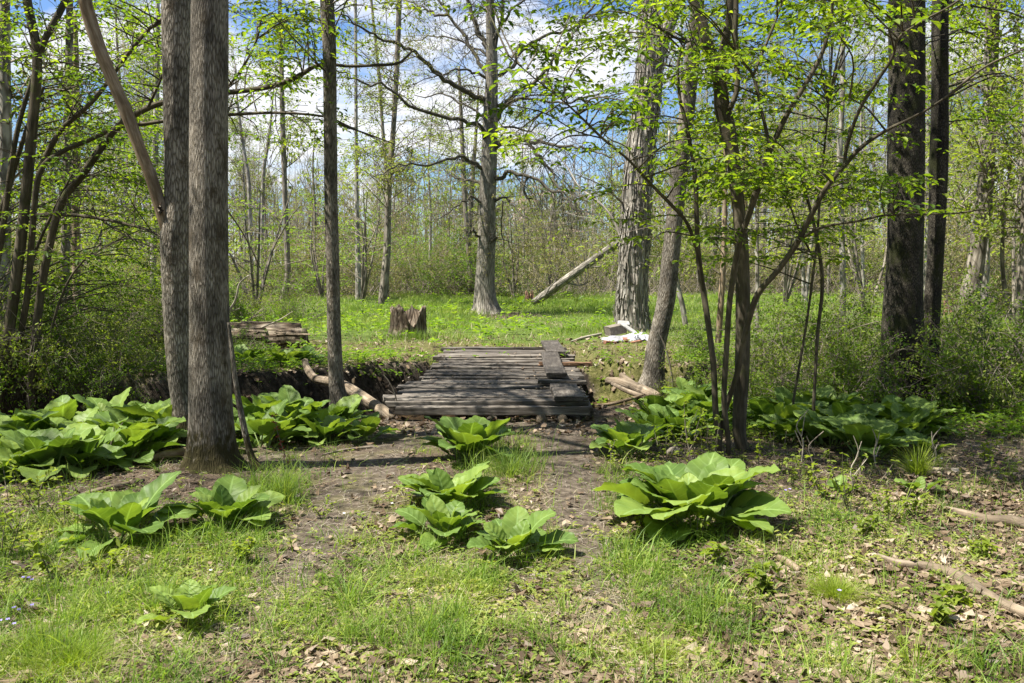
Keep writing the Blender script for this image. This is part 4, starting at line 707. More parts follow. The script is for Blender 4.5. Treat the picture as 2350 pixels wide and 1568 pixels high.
t.fill((2040, -60, 2400, 300), (10.6, 12.5), 34, .6, flat=.3, leaf=.07, step=.05, tl=.4); t.canopy((5.4, 9.8, 9.2), 2.6, 2.6, 2.0, 12, 1.1, leaf=.12, step=.12, tl=.6, tr=.012); t.done()
# trees just outside the frame on the left whose crowns shade the creek
for (x, y, lab) in ((-9.5, 6.0, 'tall tree just beyond the left edge of the picture nearest the path'), (-10.5, 10.5, 'tall tree just beyond the left edge of the picture above the creek')):
    t = Tree('maple_tree', lab, 5, (0, 0), 'tree', mat='ash', leaf='leaf'); t.base = np.array([x, y, zg(x, y)]); t.o.location = t.base
    q = t.base; hh = np.linspace(0, 13, 14); Pw = np.stack([q[0] + .25 * np.sin(hh * .4), q[1] + .2 * np.cos(hh * .5), q[2] + hh - .1], -1); r = np.linspace(.22, .05, 14); r[0] = .32
    W = Wood(); W.add(Pw, r, 20); W.build('trunk', M['ash'], t.o, t.base, .05); t.nodes = [(a, 0) for a in Pw[5:]]
    t.canopy((x, y, 8.4), 3.6, 3.6, 3.0, 36, 1.0, leaf=.13, step=.11, tl=.6, tr=.014); t.done()

# ---------------------------------------------------------------- middle distance trees, each from its own place in the photo
def mid(name, label, pts, d, mat='bgbark', leafy=0, leaf='leafbg', group=None, twigs=14, tl=1.2, lsz=.09, rect=None, top=True, dr=None):
    pts = sorted(pts, key=lambda q: -q[1]); t = Tree(name, label, d, pts[0][:2], 'tree', group, mat, leaf)
    base = pts[0]
    if top and pts[-1][1] > -40: pass
    o_, Pw, r = t.stem(pts, n=max(24, len(pts) * 6), k=12, rough=.08)
    n = len(Pw)
    for j in range(twigs):
        i = R.randint(n // 3, n - 1); twig(t.tw, Pw[i], np.array([R.uniform(-1, 1), R.uniform(-1, 1), R.uniform(.1, .9)]), tl * R.uniform(.5, 1.4), max(.012, r[i] * .28), 2, leaves=t.lv, lsz=lsz)
    if leafy: t.fill(rect, dr or (d - 2, d + 2), leafy, tl * .8, leaf=lsz, step=lsz * 1.0, tl=tl * .45, flat=.15)
    return t.done(twmat='twig')
mid('woodland_tree', 'straight dark trunk rising behind the slim trunk, left of the stump', [(650, 688, 17), (660, 640, 14), (659, 574, 13), (655, 476, 12), (648, 256, 12), (644, 73, 10), (640, -100, 8)], 35, leafy=8, rect=(560, 60, 740, 300), lsz=.12, leaf='leafy')
mid('woodland_tree', 'slender pale trunk between the slim creekside tree and the dark trunk', [(823, 684, 15), (821, 574, 12), (819, 476, 10), (817, 256, 8), (816, 37, 7), (816, -80, 5)], 34, 'pale')
mid('woodland_tree', 'dark straight trunk at the edge of the clearing behind the stump', [(879, 692, 22), (888, 574, 17), (892, 439, 14), (903, 293, 12), (911, 146, 12), (916, 0, 12), (918, -100, 9)], 31, leafy=32, rect=(770, 235, 1110, 430), dr=(26.5, 32), tl=1.6, lsz=.10, leaf='leafy', twigs=26)
mid('woodland_tree', 'thin upright trunk just right of the dark straight trunk top', [(889, 640, 8), (885, 380, 8), (878, 293, 8), (867, 146, 7), (852, 0, 6), (850, -60, 5)], 38)
mid('woodland_tree', 'left trunk of the dark pair behind the oak', [(1082, 640, 12), (1075, 574, 11), (1068, 476, 10), (1061, 329, 10), (1053, 154, 6)], 40); mid('woodland_tree', 'right trunk of the dark pair behind the oak', [(1078, 650, 12), (1075, 574, 11), (1083, 439, 11), (1093, 293, 7), (1098, 200, 4)], 41)
mid('woodland_tree', 'bare grey trunk leaning slightly, left of the forked pale tree', [(578, 640, 10), (571, 421, 9), (563, 366, 8), (545, 238, 6), (540, 150, 4)], 45, 'pale'); mid('woodland_tree', 'pale forked tree top against blue sky at left', [(600, 640, 10), (604, 413, 9), (615, 330, 8), (622, 270, 5), (628, 200, 3)], 46, 'pale')
mid('woodland_tree', 'dark thin trunk right of the oak beside a pale trunk', [(1263, 650, 9), (1264, 574, 8), (1266, 470, 6)], 45); mid('woodland_tree', 'pale thin trunk right of the oak beside a dark trunk', [(1277, 655, 11), (1276, 574, 10), (1274, 500, 7), (1270, 440, 5)], 46, 'pale')
mid('woodland_tree', 'wide pale trunk at the far upper left edge', [(0, 800, 32), (8, 600, 30), (11, 366, 29), (10, 150, 27), (8, -60, 24)], 14.5, 'pale'); mid('woodland_tree', 'dark trunk behind the left tangle of hornbeam leaves', [(146, 780, 20), (150, 600, 20), (154, 400, 19), (158, 200, 18), (160, 20, 15), (158, -60, 12)], 15)
mid('dead_snag', 'pale splintered dead trunk in the leaves at upper left', [(178, 790, 18), (174, 500, 18), (176, 300, 16), (174, 140, 14), (172, 30, 8)], 16, 'dead', twigs=3)
mid('woodland_tree', 'grey trunk showing behind the left furrowed pair', [(353, 750, 14), (352, 600, 14), (356, 366, 14), (360, 180, 12), (362, 20, 9), (362, -60, 8)], 23, 'pale'); mid('woodland_tree', 'mossy trunk base just left of the furrowed pair', [(377, 760, 15), (376, 700, 13), (374, 600, 11), (372, 480, 9)], 18)
for i, (x, yb, wd, d) in enumerate(((227, 668, 9, 42), (285, 690, 7, 34), (262, 672, 6, 40), (200, 672, 7, 44), (320, 668, 6, 48), (560, 660, 6, 50), (720, 672, 7, 42), (985, 676, 7, 42))):
    mid('woodland_tree', ['thin grey trunk among the green leaves at left', 'thin pale trunk rising right of a greyer one at left', 'thin twiggy trunk between two thicker ones at left', 'far thin trunk near the left stems', 'far thin trunk just left of the furrowed pair', 'far thin trunk behind the furrowed pair', 'thin far trunk left of the slim creekside tree', 'thin far trunk left of the oak'][i], [(x, yb, wd), (x + 3, 500, wd * .8), (x - 2, 380, wd * .6), (x + 4, 300, wd * .3)], d, 'pale' if i % 2 else 'bgbark', twigs=16)
# right side
mid('woodland_tree', 'massive grey trunk with rough bark near the right edge', [(2210, 775, 48), (2223, 690, 42), (2238, 610, 38), (2250, 520, 36), (2260, 439, 35), (2271, 256, 31), (2278, 0, 30), (2280, -80, 28)], 16.8, leafy=26, rect=(2150, 60, 2420, 500), dr=(13, 19), lsz=.09, leaf='leafy', tl=1.0)
mid('woodland_tree', 'pale slim trunk right of the massive grey trunk', [(2256, 768, 22), (2257, 700, 20), (2262, 590, 18), (2268, 400, 16), (2272, 150, 12), (2274, -60, 10)], 18, 'pale'); mid('woodland_tree', 'crooked dark trunk close to the right edge', [(2325, 815, 24), (2333, 770, 20), (2344, 660, 20), (2352, 500, 18), (2356, 200, 14), (2358, -60, 12)], 15.3)
mid('woodland_tree', 'thin crooked dark trunk between two paler trunks at right', [(2330, 765, 10), (2310, 690, 10), (2300, 600, 9), (2305, 480, 9), (2318, 380, 8), (2300, 300, 5)], 17)
mid('woodland_tree', 'grey trunk left of the broad dark pair at right', [(1934, 760, 15), (1934, 626, 14), (1931, 516, 13), (1927, 366, 13), (1934, 183, 12), (1929, 0, 12), (1928, -80, 10)], 19.4, 'pale', leafy=10, rect=(1800, 300, 2030, 640), lsz=.08, leaf='leafy', tl=.9)
mid('woodland_tree', 'thin pale trunk in the clearing edge left of a leaning pale one', [(1843, 697, 8), (1843, 600, 7), (1842, 400, 6), (1840, 250, 3)], 32, 'pale'); mid('woodland_tree', 'thin pale leaning trunk at the clearing edge', [(1849, 695, 9), (1854, 640, 8), (1862, 560, 8), (1870, 420, 6), (1880, 250, 3)], 31, 'pale')
mid('woodland_tree', 'thin pale trunk left of the broad dark trunk', [(1981, 710, 9), (1979, 565, 8), (1975, 400, 7), (1978, 200, 4)], 30, 'pale'); mid('woodland_tree', 'narrow pale trunk showing between the dark pair', [(2122, 740, 9), (2125, 600, 9), (2130, 400, 8), (2128, 150, 6)], 24, 'pale')
mid('woodland_tree', 'pinkish slim trunk right of the twisted stems', [(1737, 775, 11), (1738, 640, 9), (1737, 516, 9), (1742, 350, 8), (1738, 150, 5)], 17, 'pale', leafy=6, rect=(1720, 420, 1860, 640), lsz=.08, leaf='leafy', tl=.8)
mid('dead_snag', 'tall broken pale snag behind the twisted stems', [(1648, 790, 15), (1655, 690, 14), (1662, 560, 13), (1664, 420, 11), (1664, 330, 7)], 15, 'dead', twigs=4); mid('dead_snag', 'pale broken snag top right of the twisted stems', [(1702, 770, 14), (1706, 560, 13), (1711, 400, 13), (1713, 290, 9)], 17, 'dead', twigs=4)
mid('woodland_tree', 'short pale crooked trunk leaning left behind the curved trunk', [(1574, 750, 13), (1566, 700, 12), (1556, 660, 11), (1547, 600, 9), (1540, 480, 7), (1536, 300, 5)], 20, 'pale')
for i, (x, yb, wd, d) in enumerate(((2165, 690, 7, 40), (2205, 672, 8, 44), (1795, 680, 6, 44), (1600, 680, 6, 44), (1405, 668, 6, 48), (1200, 660, 6, 50), (1900, 690, 6, 40), (2345, 700, 8, 34), (1460, 670, 7, 45))):
    mid('woodland_tree', ['far thin trunk right of the broad dark pair', 'far thin trunk left of the massive grey trunk', 'far thin trunk behind the leaning branch', 'far thin trunk right of the curved trunk', 'far thin trunk behind the leaning dead trunk', 'far thin trunk right of the oak', 'far thin trunk left of the grey right trunk', 'far thin trunk at the right edge', 'far thin trunk behind the shagbark'][i], [(x, yb, wd), (x + 3, 500, wd * .8), (x - 2, 380, wd * .6), (x + 4, 260, wd * .3)], d, 'pale' if i % 2 else 'bgbark', twigs=16, leafy=4, rect=(x - 60, 280, x + 60, 600), lsz=.11, leaf='leafy' if i % 3 else 'leafbg')

# ---------------------------------------------------------------- repeated woodland trees, saplings and shrubs (shared meshes)
def proto_tree(name, cat, h, r0, nb, mat, leaf, lsz, lev=3, spread=.45, low=.25, density=1.0, label='', group='', conifer=False):
    o = thing(name, label, cat, (0, 0, 0), group); W = Wood(); m_ = 10; z = np.linspace(0, h, m_); Pw = np.stack([np.cumsum(rng.normal(0, h * .008, m_)), np.cumsum(rng.normal(0, h * .008, m_)), z - .1], -1); r = r0 * (1 - z / h * .85); r[0] *= 1.4
    W.add(Pw, r, 8); W.build('trunk', M[mat], o, rough=.05); T = Wood(); Lv = Leaves()
    for j in range(nb):
        f = low + (1 - low) * R.random() ** .8; i = min(m_ - 1, f * (m_ - 1)); a = int(i); p = Pw[a] * (1 - (i - a)) + Pw[min(a + 1, m_ - 1)] * (i - a); az = R.uniform(0, 6.28)
        twig(T, p, np.array([cos(az), sin(az), R.uniform(.35, 1.3)]), h * spread * (1.15 - f * .75) * R.uniform(.5, 1.1), r0 * .32 * (1.1 - f), lev, leaves=Lv if density > 0 else None, lsz=lsz, droop=.05)
    combine('crown', T, Lv, M['twig'], M[leaf], o, simple=True); return o
def place(protos, pts, group, labels):
    for i, (x, y, s) in enumerate(pts):
        k = i % len(protos); p = protos[k]; z = float(zg(x, y)); lab = labels[k]
        if i < len(protos): p.location = (x, y, z); p.rotation_euler = (0, 0, R.uniform(0, 6)); p.scale = (s, s, s * R.uniform(.9, 1.15)); p['label'] = lab
        else: copy_thing(p, (x, y, z), R.uniform(0, 6), (s, s, s * R.uniform(.9, 1.15)), lab)
G1 = 'bare twiggy trees of the wood beyond the clearing'
leaves_n[0] = 3
bare = [proto_tree('woodland_tree', 'tree', 13, .15, 20, 'bgbark' if q % 2 else 'pale', ['bud', 'leafbg', 'bud', 'leafy', 'bud'][q], .09, 3, .30, .3, label='x', group=G1) for q in range(5)]
pts = []
for q in range(150):
    px_ = R.uniform(-250, 2600); mid_gap = 500 < px_ < 1480; d = R.uniform(75, 125) if mid_gap else R.uniform(46, 95); x = (px_ - CX) / F * d; s = R.uniform(.7, 1.15) * (1.0 if not 1150 < px_ < 1420 else .85) * (.85 if mid_gap else 1.1); pts.append((x, d, s))
place(bare, pts, G1, ['bare brownish tree with catkins in the wood beyond the clearing', 'twiggy tree with sparse pale green leaves in the wood beyond the clearing', 'grey bare tree with catkins in the wood beyond the clearing', 'tree with yellow green spring leaves in the wood beyond the clearing', 'pale stemmed tree with yellowish catkins in the wood beyond the clearing'])
G4 = 'leafy trees of the wood around the viewpoint'  # unseen trees added around the camera so less sky light fills the shadows
leaves_n[0] = 7
ring = [proto_tree('woodland_tree', 'tree', 12.5, .16, 34, 'bgbark', 'leafg', .17, 3, .34, .12, label='x', group=G4) for q in range(2)]
pts = []
for q in range(44):
    a = radians(R.uniform(128, 412)); d = R.uniform(13, 27); x, y = d * sin(a), d * cos(a)
    if abs(math.atan2(x, max(y, .01))) < radians(44) and y > 0: continue
    if -14.5 < x < 0 and y > -5: x -= 6
    pts.append((x, y, R.uniform(.8, 1.2)))
place(ring, pts, G4, ['tall leafy tree of the wood around the viewpoint', 'broad leafy tree of the wood around the viewpoint'])
G2 = 'green shrubs along the edge of the clearing'
def proto_shrub(name, h, nst, leaf, lsz, lev, label, group, arch=.6, mat='twig', dens=1.0):
    o = thing(name, label, 'shrub', (0, 0, 0), group); T = Wood(); Lv = Leaves()
    for j in range(nst):
        az = R.uniform(0, 6.28); e = R.uniform(.5, 2.2); v = np.array([cos(az), sin(az), e]); p = np.array([cos(az), sin(az), 0]) * R.uniform(0, .12 * h)
        twig(T, p, v, h * R.uniform(.6, 1.1), .008 + .004 * h, lev, leaves=Lv, lsz=lsz, droop=arch)
    V1, Q1, B1 = T.arrays(); mw = ob('stems', mkmesh('stems', V1, [(Q1, 0)], [M[mat]], bc=B1), o); V2, Q2 = Lv.arrays(simple=False); ob('foliage', mkmesh('foliage', V2, [(Q2, 0)], [M[leaf]]), o); return o
leaves_n[0] = 6
edge = [proto_shrub('woodland_shrub', 3.2, 13, ['leafg', 'leafbg', 'bud', 'bud'][q], .10, 3, 'x', G2, .35) for q in range(4)]
pts = []
for q in range(120):
    px_ = R.uniform(-200, 2600); d = R.uniform(43, 58) if 1380 < px_ < 2080 else R.uniform(37, 58); x = (px_ - CX) / F * d; pts.append((x, d, R.uniform(.45, 1.0)))
for q in range(26): d = R.uniform(22, 36); px_ = R.choice([R.uniform(-150, 500), R.uniform(-150, 300), R.uniform(2200, 2500)]); pts.append(((px_ - CX) / F * d, d, R.uniform(.4, .8)))
place(edge, pts, G2, ['dense mid green shrub along the clearing edge', 'thin pale green shrub along the clearing edge', 'olive brown twiggy shrub along the clearing edge', 'almost leafless brown shrub along the clearing edge'])
# bigger named green masses behind the slim trunk
def bushy(name, label, px_, d, h, leaf='leafg', nb=34, wdt=2.4):
    p = P(np.array([float(px_)]), np.array([690.]), np.array([float(d)]))[0]; t = Tree(name, label, d, (px_, 690), 'tree', None, 'bgbark', leaf); t.base = np.array([p[0], d, zg(p[0], d)]); t.o.location = t.base
    W = Wood()
    for j in range(5):
        e = t.base + np.array([R.uniform(-.5, .5) * wdt, R.uniform(-.5, .5) * wdt, h * R.uniform(.6, .95)]); pl = smooth_line([t.base - (0, 0, .1), (t.base + e) / 2 + rvec(1)[0] * .25, e], 8); W.add(pl, np.linspace(.05, .015, 8), 7); t.nodes += [(q, 0) for q in pl[2:]]
    W.build('trunk', M['bgbark'], t.o, t.base, .05)
    t.canopy(t.base + (0, 0, h * .55), wdt, wdt, h * .45, nb, .8, leaf=.10, step=.09, tl=.45, flat=.15, tr=.008); t.done(twmat='twig')
bushy('understory_tree', 'bright green bushy small tree behind the slim creekside trunk', 830, 33, 4.6); bushy('understory_tree', 'dark green layered small tree right of the left furrowed pair', 585, 24, 4.2, nb=30); bushy('understory_tree', 'green leafy small tree behind the left hornbeam stems', 230, 25, 5.5, nb=40, wdt=3)
bushy('understory_tree', 'pale green bush right behind the oak', 1180, 38, 4.2, 'leafy', 22); bushy('understory_tree', 'rounded green bush behind the leaning dead trunk', 1340, 44, 3.6, 'leafbg', 22); bushy('understory_tree', 'small pale pink flowering tree right of the oak', 1268, 42, 6.0, 'pink', 24, 2.0)
bushy('understory_tree', 'yellow green small tree right of the grey right trunk', 1990, 24, 5, 'leafy', 26); bushy('understory_tree', 'tall yellow green small tree at the right edge', 2330, 22, 8, 'leafy', 40, 2.6); bushy('understory_tree', 'green small tree at the left edge', -60, 18, 5, 'leafg', 40, 3); bushy('understory_tree', 'green bushy small tree left of the dark straight trunk', 740, 36, 3.6, 'leafg', 24, 2.2)
bushy('understory_tree', 'pale bush between the twisted stems and the right pair', 1800, 30, 5, 'leafbg', 26, 2.4)
# brush near the creek
G3 = 'tangled leafy brush on the creek banks'
br = [proto_shrub('bramble_shrub', 1.15, 13, ['leafg', 'leafg', 'leafbg'][q], .05, 3, 'x', G3, .7) for q in range(3)]
BL = [(1760, 880, .65), (1810, 850, .75), (1850, 900, .75), (1900, 860, .75), (1950, 900, .8), (1980, 850, .7), (1880, 800, .5), (2190, 870, .8), (2240, 900, .9), (2290, 870, .9), (2340, 920, 1.0), (2200, 930, .8), (2270, 950, .8), (2340, 850, .8), (2400, 900, 1.0), (1920, 940, .7), (1730, 930, .6), (1590, 890, .5), (1620, 870, .5),
      (40, 880, .8), (110, 860, .8), (180, 850, .6), (250, 865, .5), (320, 850, .5), (140, 800, .9), (230, 790, .8), (310, 800, .7), (60, 790, 1.0), (-40, 850, 1.1), (270, 740, .9), (180, 740, 1.0), (560, 815, .35), (620, 730, .8), (560, 740, .8), (700, 735, .7)]
pp = []
for (a, b_, s) in BL: g = g1(a, b_); pp.append((g[0], g[1], s))
place(br, pp, G3, ['tangled leafy bramble on the creek bank', 'arching green bramble on the creek bank', 'sparse pale bramble on the creek bank'])
# far woods as one mass
W = Wood(); n = 1300
for q in range(n):
    d = R.uniform(90, 220); x = R.uniform(-.75, .75) * d; h = R.uniform(9, 17) + .008 * (d - 90) ; z = float(zg(x, d)); W.add([(x, d, z), (x + R.uniform(-.5, .5), d, z + h * .5), (x + R.uniform(-1, 1), d, z + h)], [.10, .06, .02], 4)
    if q % 1 == 0:
        for j in range(7): f = R.uniform(.35, .95); v = np.array([R.uniform(-1, 1), R.uniform(-1, 1), R.uniform(.3, 1.3)]) * h * .17; p0 = np.array([x, d, z + h * f]); W.add([p0, p0 + v * .5 + (0, 0, .1), p0 + v], [.05, .04, .02], 3)
Lv = Leaves(); n = 26000; dd = rng.uniform(85, 200, n); xx = rng.uniform(-.75, .75, n) * dd; Lv.add(np.stack([xx, dd, zg(xx, dd) + rng.random(n) ** 1.3 * 11], -1), rvec(n), rvec(n), rng.uniform(.3, .8, n), rng.uniform(.2, .6, n))
tag(combine('far_woods', W, Lv, M['bgbark'], M['leafbg'], simple=True), 'distant grey green wood closing off the view', kind='stuff')
# dry brush heaps at the clearing edge
W = Wood()
for q in range(2600):
    d = R.uniform(39, 47); x = R.uniform(-.62, .62) * d; p0 = np.array([x, d, float(zg(x, d))]); v = np.array([R.uniform(-1, 1), R.uniform(-1, 1), R.uniform(.1, 1.4)]); W.add([p0, p0 + v * .6 + rvec(1)[0] * .15, p0 + v * R.uniform(.8, 1.6)], [.012, .01, .005], 3)
tag(W.build('dry_brush', M['twig']), 'tangle of dry grey brush under the wood edge', kind='stuff')
# ---------------------------------------------------------------- plank bridge
def wood_mat(name, stops, sc=(3, 40, 40), bump=0.004):
    m, n, o = newmat(name); l = n.links.new
    tc = N(n, 'ShaderNodeTexCoord'); oi = N(n, 'ShaderNodeObjectInfo'); mp = N(n, 'ShaderNodeMapping'); mp.inputs['Scale'].default_value = sc
    ad = N(n, 'ShaderNodeVectorMath', operation='ADD'); sc_ = N(n, 'ShaderNodeVectorMath', operation='SCALE'); sc_.inputs[0].default_value = (3, 7, 11); l(oi.outputs['Random'], sc_.inputs[3]); l(tc.outputs['Object'], ad.inputs[0]); l(sc_.outputs[0], ad.inputs[1]); l(ad.outputs[0], mp.inputs[0])
    g = N(n, 'ShaderNodeTexNoise', Scale=1.0, Detail=7.0, Roughness=.7, Distortion=.4); l(mp.outputs[0], g.inputs['Vector']); b = N(n, 'ShaderNodeTexNoise', Scale=3.0, Detail=4.0); l(ad.outputs[0], b.inputs['Vector'])
    a = N(n, 'ShaderNodeMath', operation='MULTIPLY_ADD'); l(g.outputs['Fac'], a.inputs[0]); a.inputs[1].default_value = .7; b2 = N(n, 'ShaderNodeMath', operation='MULTIPLY'); l(b.outputs['Fac'], b2.inputs[0]); b2.inputs[1].default_value = .3; l(b2.outputs[0], a.inputs[2])
    r = ramp(n, stops); l(a.outputs[0], r.inputs[0]); v = N(n, 'ShaderNodeMath', operation='MULTIPLY_ADD'); l(oi.outputs['Random'], v.inputs[0]); v.inputs[1].default_value = .7; v.inputs[2].default_value = .65
    m2 = N(n, 'ShaderNodeVectorMath', operation='SCALE'); l(r.outputs[0], m2.inputs[0]); l(v.outputs[0], m2.inputs[3])
    bs = N(n, 'ShaderNodeBsdfPrincipled', Roughness=.85); bs.inputs['Specular IOR Level'].default_value = .25; bp = N(n, 'ShaderNodeBump', Distance=bump, Strength=1.0); l(g.outputs['Fac'], bp.inputs['Height']); l(m2.outputs[0], bs.inputs['Base Color']); l(bp.outputs[0], bs.inputs['Normal']); l(bs.outputs[0], o.inputs[0]); return m
M['plank'] = wood_mat('weathered_plank', [(.3, (.022, .017, .013)), (.48, (.085, .072, .059)), (.68, (.25, .225, .19))])
M['planky'] = wood_mat('weathered_board', [(.3, (.022, .018, .014)), (.5, (.075, .064, .053)), (.70, (.19, .17, .145))], (40, 3, 40))
M['orange'] = wood_mat('split_orange_wood', [(.3, (.08, .05, .03)), (.7, (.26, .15, .085))])
def rough_box(name, c, size, mat, parent, off, rz=0, rx=0, ry=0, seg=14, j=.006, long=0):
    """a worn board: a box cut into segments along its length with uneven edges and splintered ends"""
    L_, W_, H_ = size if long == 0 else (size[1], size[0], size[2]); xs_ = np.linspace(-L_ / 2, L_ / 2, seg + 1); V = []; ch = min(.008, H_ * .25)
    prof = np.array([(-W_ / 2 + ch, -H_ / 2), (W_ / 2 - ch, -H_ / 2), (W_ / 2, -H_ / 2 + ch), (W_ / 2, H_ / 2 - ch), (W_ / 2 - ch, H_ / 2), (-W_ / 2 + ch, H_ / 2), (-W_ / 2, H_ / 2 - ch), (-W_ / 2, -H_ / 2 + ch)])
    wb = rng.normal(0, j, (seg + 1, 2)).cumsum(0) * .35
    for i, x in enumerate(xs_):
        pr = prof + rng.normal(0, j * .35, prof.shape) + wb[i]; xo = rng.normal(0, .012, 8) if i in (0, seg) else 0
        V.append(np.stack([x + xo + np.zeros(8), pr[:, 0], pr[:, 1]], -1))
    V = np.array(V)
    if long: V = np.stack([V[..., 1], V[..., 0], V[..., 2]], -1)
    V = V.reshape(-1, 3); Q = [[i * 8 + k, i * 8 + (k + 1) % 8, i * 8 + 8 + (k + 1) % 8, i * 8 + 8 + k] for i in range(seg) for k in range(8)]
    e = [list(range(8))[::-1], list(range(seg * 8, seg * 8 + 8))]
    if long: Q = [q[::-1] for q in Q]; e = [q[::-1] for q in e]
    o = ob(name, mkmesh(name, V, [(np.array(Q), 0), (np.array(e), 0)], [mat], smooth=False), parent, tuple(np.array(c) - off)); o.rotation_euler = (rx, ry, rz); return o
BO = np.array([-.1, 11.8, .1]); bridge = thing('plank_bridge', 'low bridge of dark weathered planks laid crosswise over the creek', 'footbridge', BO)
y = 9.22; i = 0
while y < 14.45:
    wd = R.choice([.09, .12, .14, .19, .15]); f = (y - 9.2) / 5.3; zt = .175 + .10 * f + R.uniform(-.02, .02); th = R.choice([.05, .06, .08])
    x0 = np.interp(y, [9.2, 9.6, 10.4, 11.0, 12.5, 13.4, 14.5], [-1.24, -1.29, -1.24, -1.12, -1.05, -1.03, -1.02]) + R.uniform(-.13, .08); x1 = np.interp(y, [9.2, 10, 11.2, 13, 14.5], [.78, .82, .86, .87, .86]) + R.uniform(-.06, .07)
    rough_box('plank', ((x0 + x1) / 2, y + wd / 2, zt - th / 2), (x1 - x0, wd, th), M['plank'], bridge, BO, rz=R.uniform(-.008, .014), rx=R.uniform(-.05, .05), ry=R.uniform(-.006, .006)); y += wd + R.uniform(.012, .06); i += 1
rough_box('plank', (-.20, 9.13, .10), (2.02, .09, .09), M['plank'], bridge, BO, rz=-.02)
rough_box('runner_board', (.645, 13.85, .325), (.29, 1.7, .05), M['planky'], bridge, BO, rx=.012, rz=.02, long=1); rough_box('runner_board', (.56, 11.85, .29), (.25, 2.3, .05), M['planky'], bridge, BO, rx=.015, rz=-.015, long=1)
rough_box('runner_board', (.59, 9.62, .222), (.31, .92, .05), M['planky'], bridge, BO, rx=.02, rz=.02, long=1); rough_box('runner_board', (.60, 10.4, .235), (.55, .14, .045), M['plank'], bridge, BO, rz=-.05); rough_box('runner_board', (.62, 9.33, .205), (.36, .10, .03), M['plank'], bridge, BO, rz=.02)
rough_box('split_plank', (.74, 12.1, .262), (.72, .06, .05), M['orange'], bridge, BO, rz=.02)
for x in (-.85, -.1, .78): rough_box('beam', (x, 11.8, .02), (.16, 5.0, .16), M['planky'], bridge, BO, long=1)
for (x, yy) in ((.31, 9.1), (.52, 9.12)):
    W = Wood(); W.add(np.linspace([x, yy - .12, .02], [x - .05, yy + .8, .03], 5), [.055] * 5, 12); W.build('support_log', M['logbark'], bridge, BO, .1)

n = 150; p = np.stack([rng.uniform(-1.1, .8, n), rng.uniform(9.3, 14.4, n), np.zeros(n)], -1); zs = zg; p[:, 2] = .205 + .10 * (p[:, 1] - 9.2) / 5.3
zg_keep = slope_n; slope_n = lambda x, y, e=.05: np.tile([0, 0, 1.], (len(x), 1)); litter('deck_leaf_litter', p, rng.uniform(.015, .05, n), M['litter'], 'dead leaves and crumbs lying on the bridge planks', zoff=.0, tilt=.3); slope_n = zg_keep
# ---------------------------------------------------------------- logs and fallen branches
def log(name, label, pts, d, cat, mat='logbark', k=14, rough=.12, group=None, forks=(), ground=True, sink=1.3):
    """pts (px, py, w) along the ground; d None -> every point set on the ground under its pixel"""
    a = smooth_line(np.array(pts, float), max(10, len(pts) * 6))
    if d is None: Pw = G(a[:, 0], a[:, 1] + a[:, 2] * .3); dd = Pw[:, 1]; r = mpp(a[:, 0], a[:, 1], dd) * a[:, 2] * .5; Pw[:, 2] += r * sink
    else: Pw, r = line_px(a, d, len(a))
    base = Pw.mean(0); base[2] = Pw[:, 2].min() - r.max(); o = thing(name, label, cat, base, group); W = Wood(); W.add(Pw, r, k); W.build('log', M[mat], o, base, rough)
    for f in forks:
        Pf, rf = line_px(f[0], f[1], 8) if f[1] is not None else (None, None)
        if Pf is None: fa = smooth_line(np.array(f[0], float), 8); Pf = G(fa[:, 0], fa[:, 1]); rf = mpp(fa[:, 0], fa[:, 1], Pf[:, 1]) * fa[:, 2] * .5; Pf[:, 2] += rf * .5 + np.linspace(0, f[2] if len(f) > 2 else .05, 8)
        W = Wood(); W.add(Pf, rf, 8); W.build('branch', M[mat], o, base, rough)
    return o, Pw, r
log('fallen_log', 'curved grey fallen log crossing the creek behind the slim trunk', [(700, 828, 13), (706, 848, 17), (722, 868, 19), (745, 874, 20), (775, 880, 22), (810, 898, 26), (850, 925, 28), (880, 945, 27), (900, 962, 18)], (11.6, 9.5), 'log', k=16)
_o, _P, _r = log('rotten_log', 'old rotting log with cracked grey wood lying left of the stump', [(325, 775, 24), (400, 768, 34), (480, 775, 44), (560, 777, 50), (640, 779, 50), (702, 780, 48)], 14.9, 'log', 'rotten', k=28, rough=.3); plates('splintered_wood', _P, _r, 110, (.15, .6), (.02, .06), (0, .025), .025, M['logbark'], _o, np.array(_o.location))
_o, _P, _r = log('rotten_log', 'split grey log slab lying behind the rotten log left of the stump', [(400, 757, 14), (520, 752, 20), (620, 752, 24), (690, 752, 20)], 15.4, 'log', 'rotten', k=16, rough=.3); plates('splintered_wood', _P, _r, 30, (.3, .7), (.02, .05), (0, .02), .015, M['logbark'], _o, np.array(_o.location))
log('weathered_log', 'pale forked piece of log beside the foot of the curved trunk', [(1395, 873, 16), (1425, 878, 22), (1460, 890, 24), (1495, 904, 24), (1512, 912, 20)], (12.2, 11.0), 'log', forks=[([(1425, 860, 12), (1440, 872, 16), (1462, 890, 18)], (12.0, 11.7)), ([(1405, 880, 8), (1440, 898, 12), (1480, 912, 12)], (11.6, 11.0))])
log('fallen_branch', 'pale dead branch lying low at the right end of the creek', [(1370, 930, 5), (1400, 928, 8), (1450, 915, 8), (1480, 905, 4)], (10.6, 10.9), 'branch', 'dead', k=8)
log('fallen_branch', 'thick grey fallen branch at the right edge, uppermost on the leaf litter', [(2165, 1168, 9), (2205, 1184, 19), (2270, 1200, 22), (2330, 1206, 26), (2420, 1236, 25)], None, 'branch', k=12)
log('fallen_branch', 'long crooked fallen branch sloping down to the right edge', [(2005, 1275, 10), (2060, 1300, 20), (2130, 1308, 22), (2200, 1332, 26), (2250, 1362, 22), (2300, 1394, 25), (2360, 1420, 27), (2450, 1458, 26)], None, 'branch', k=12)
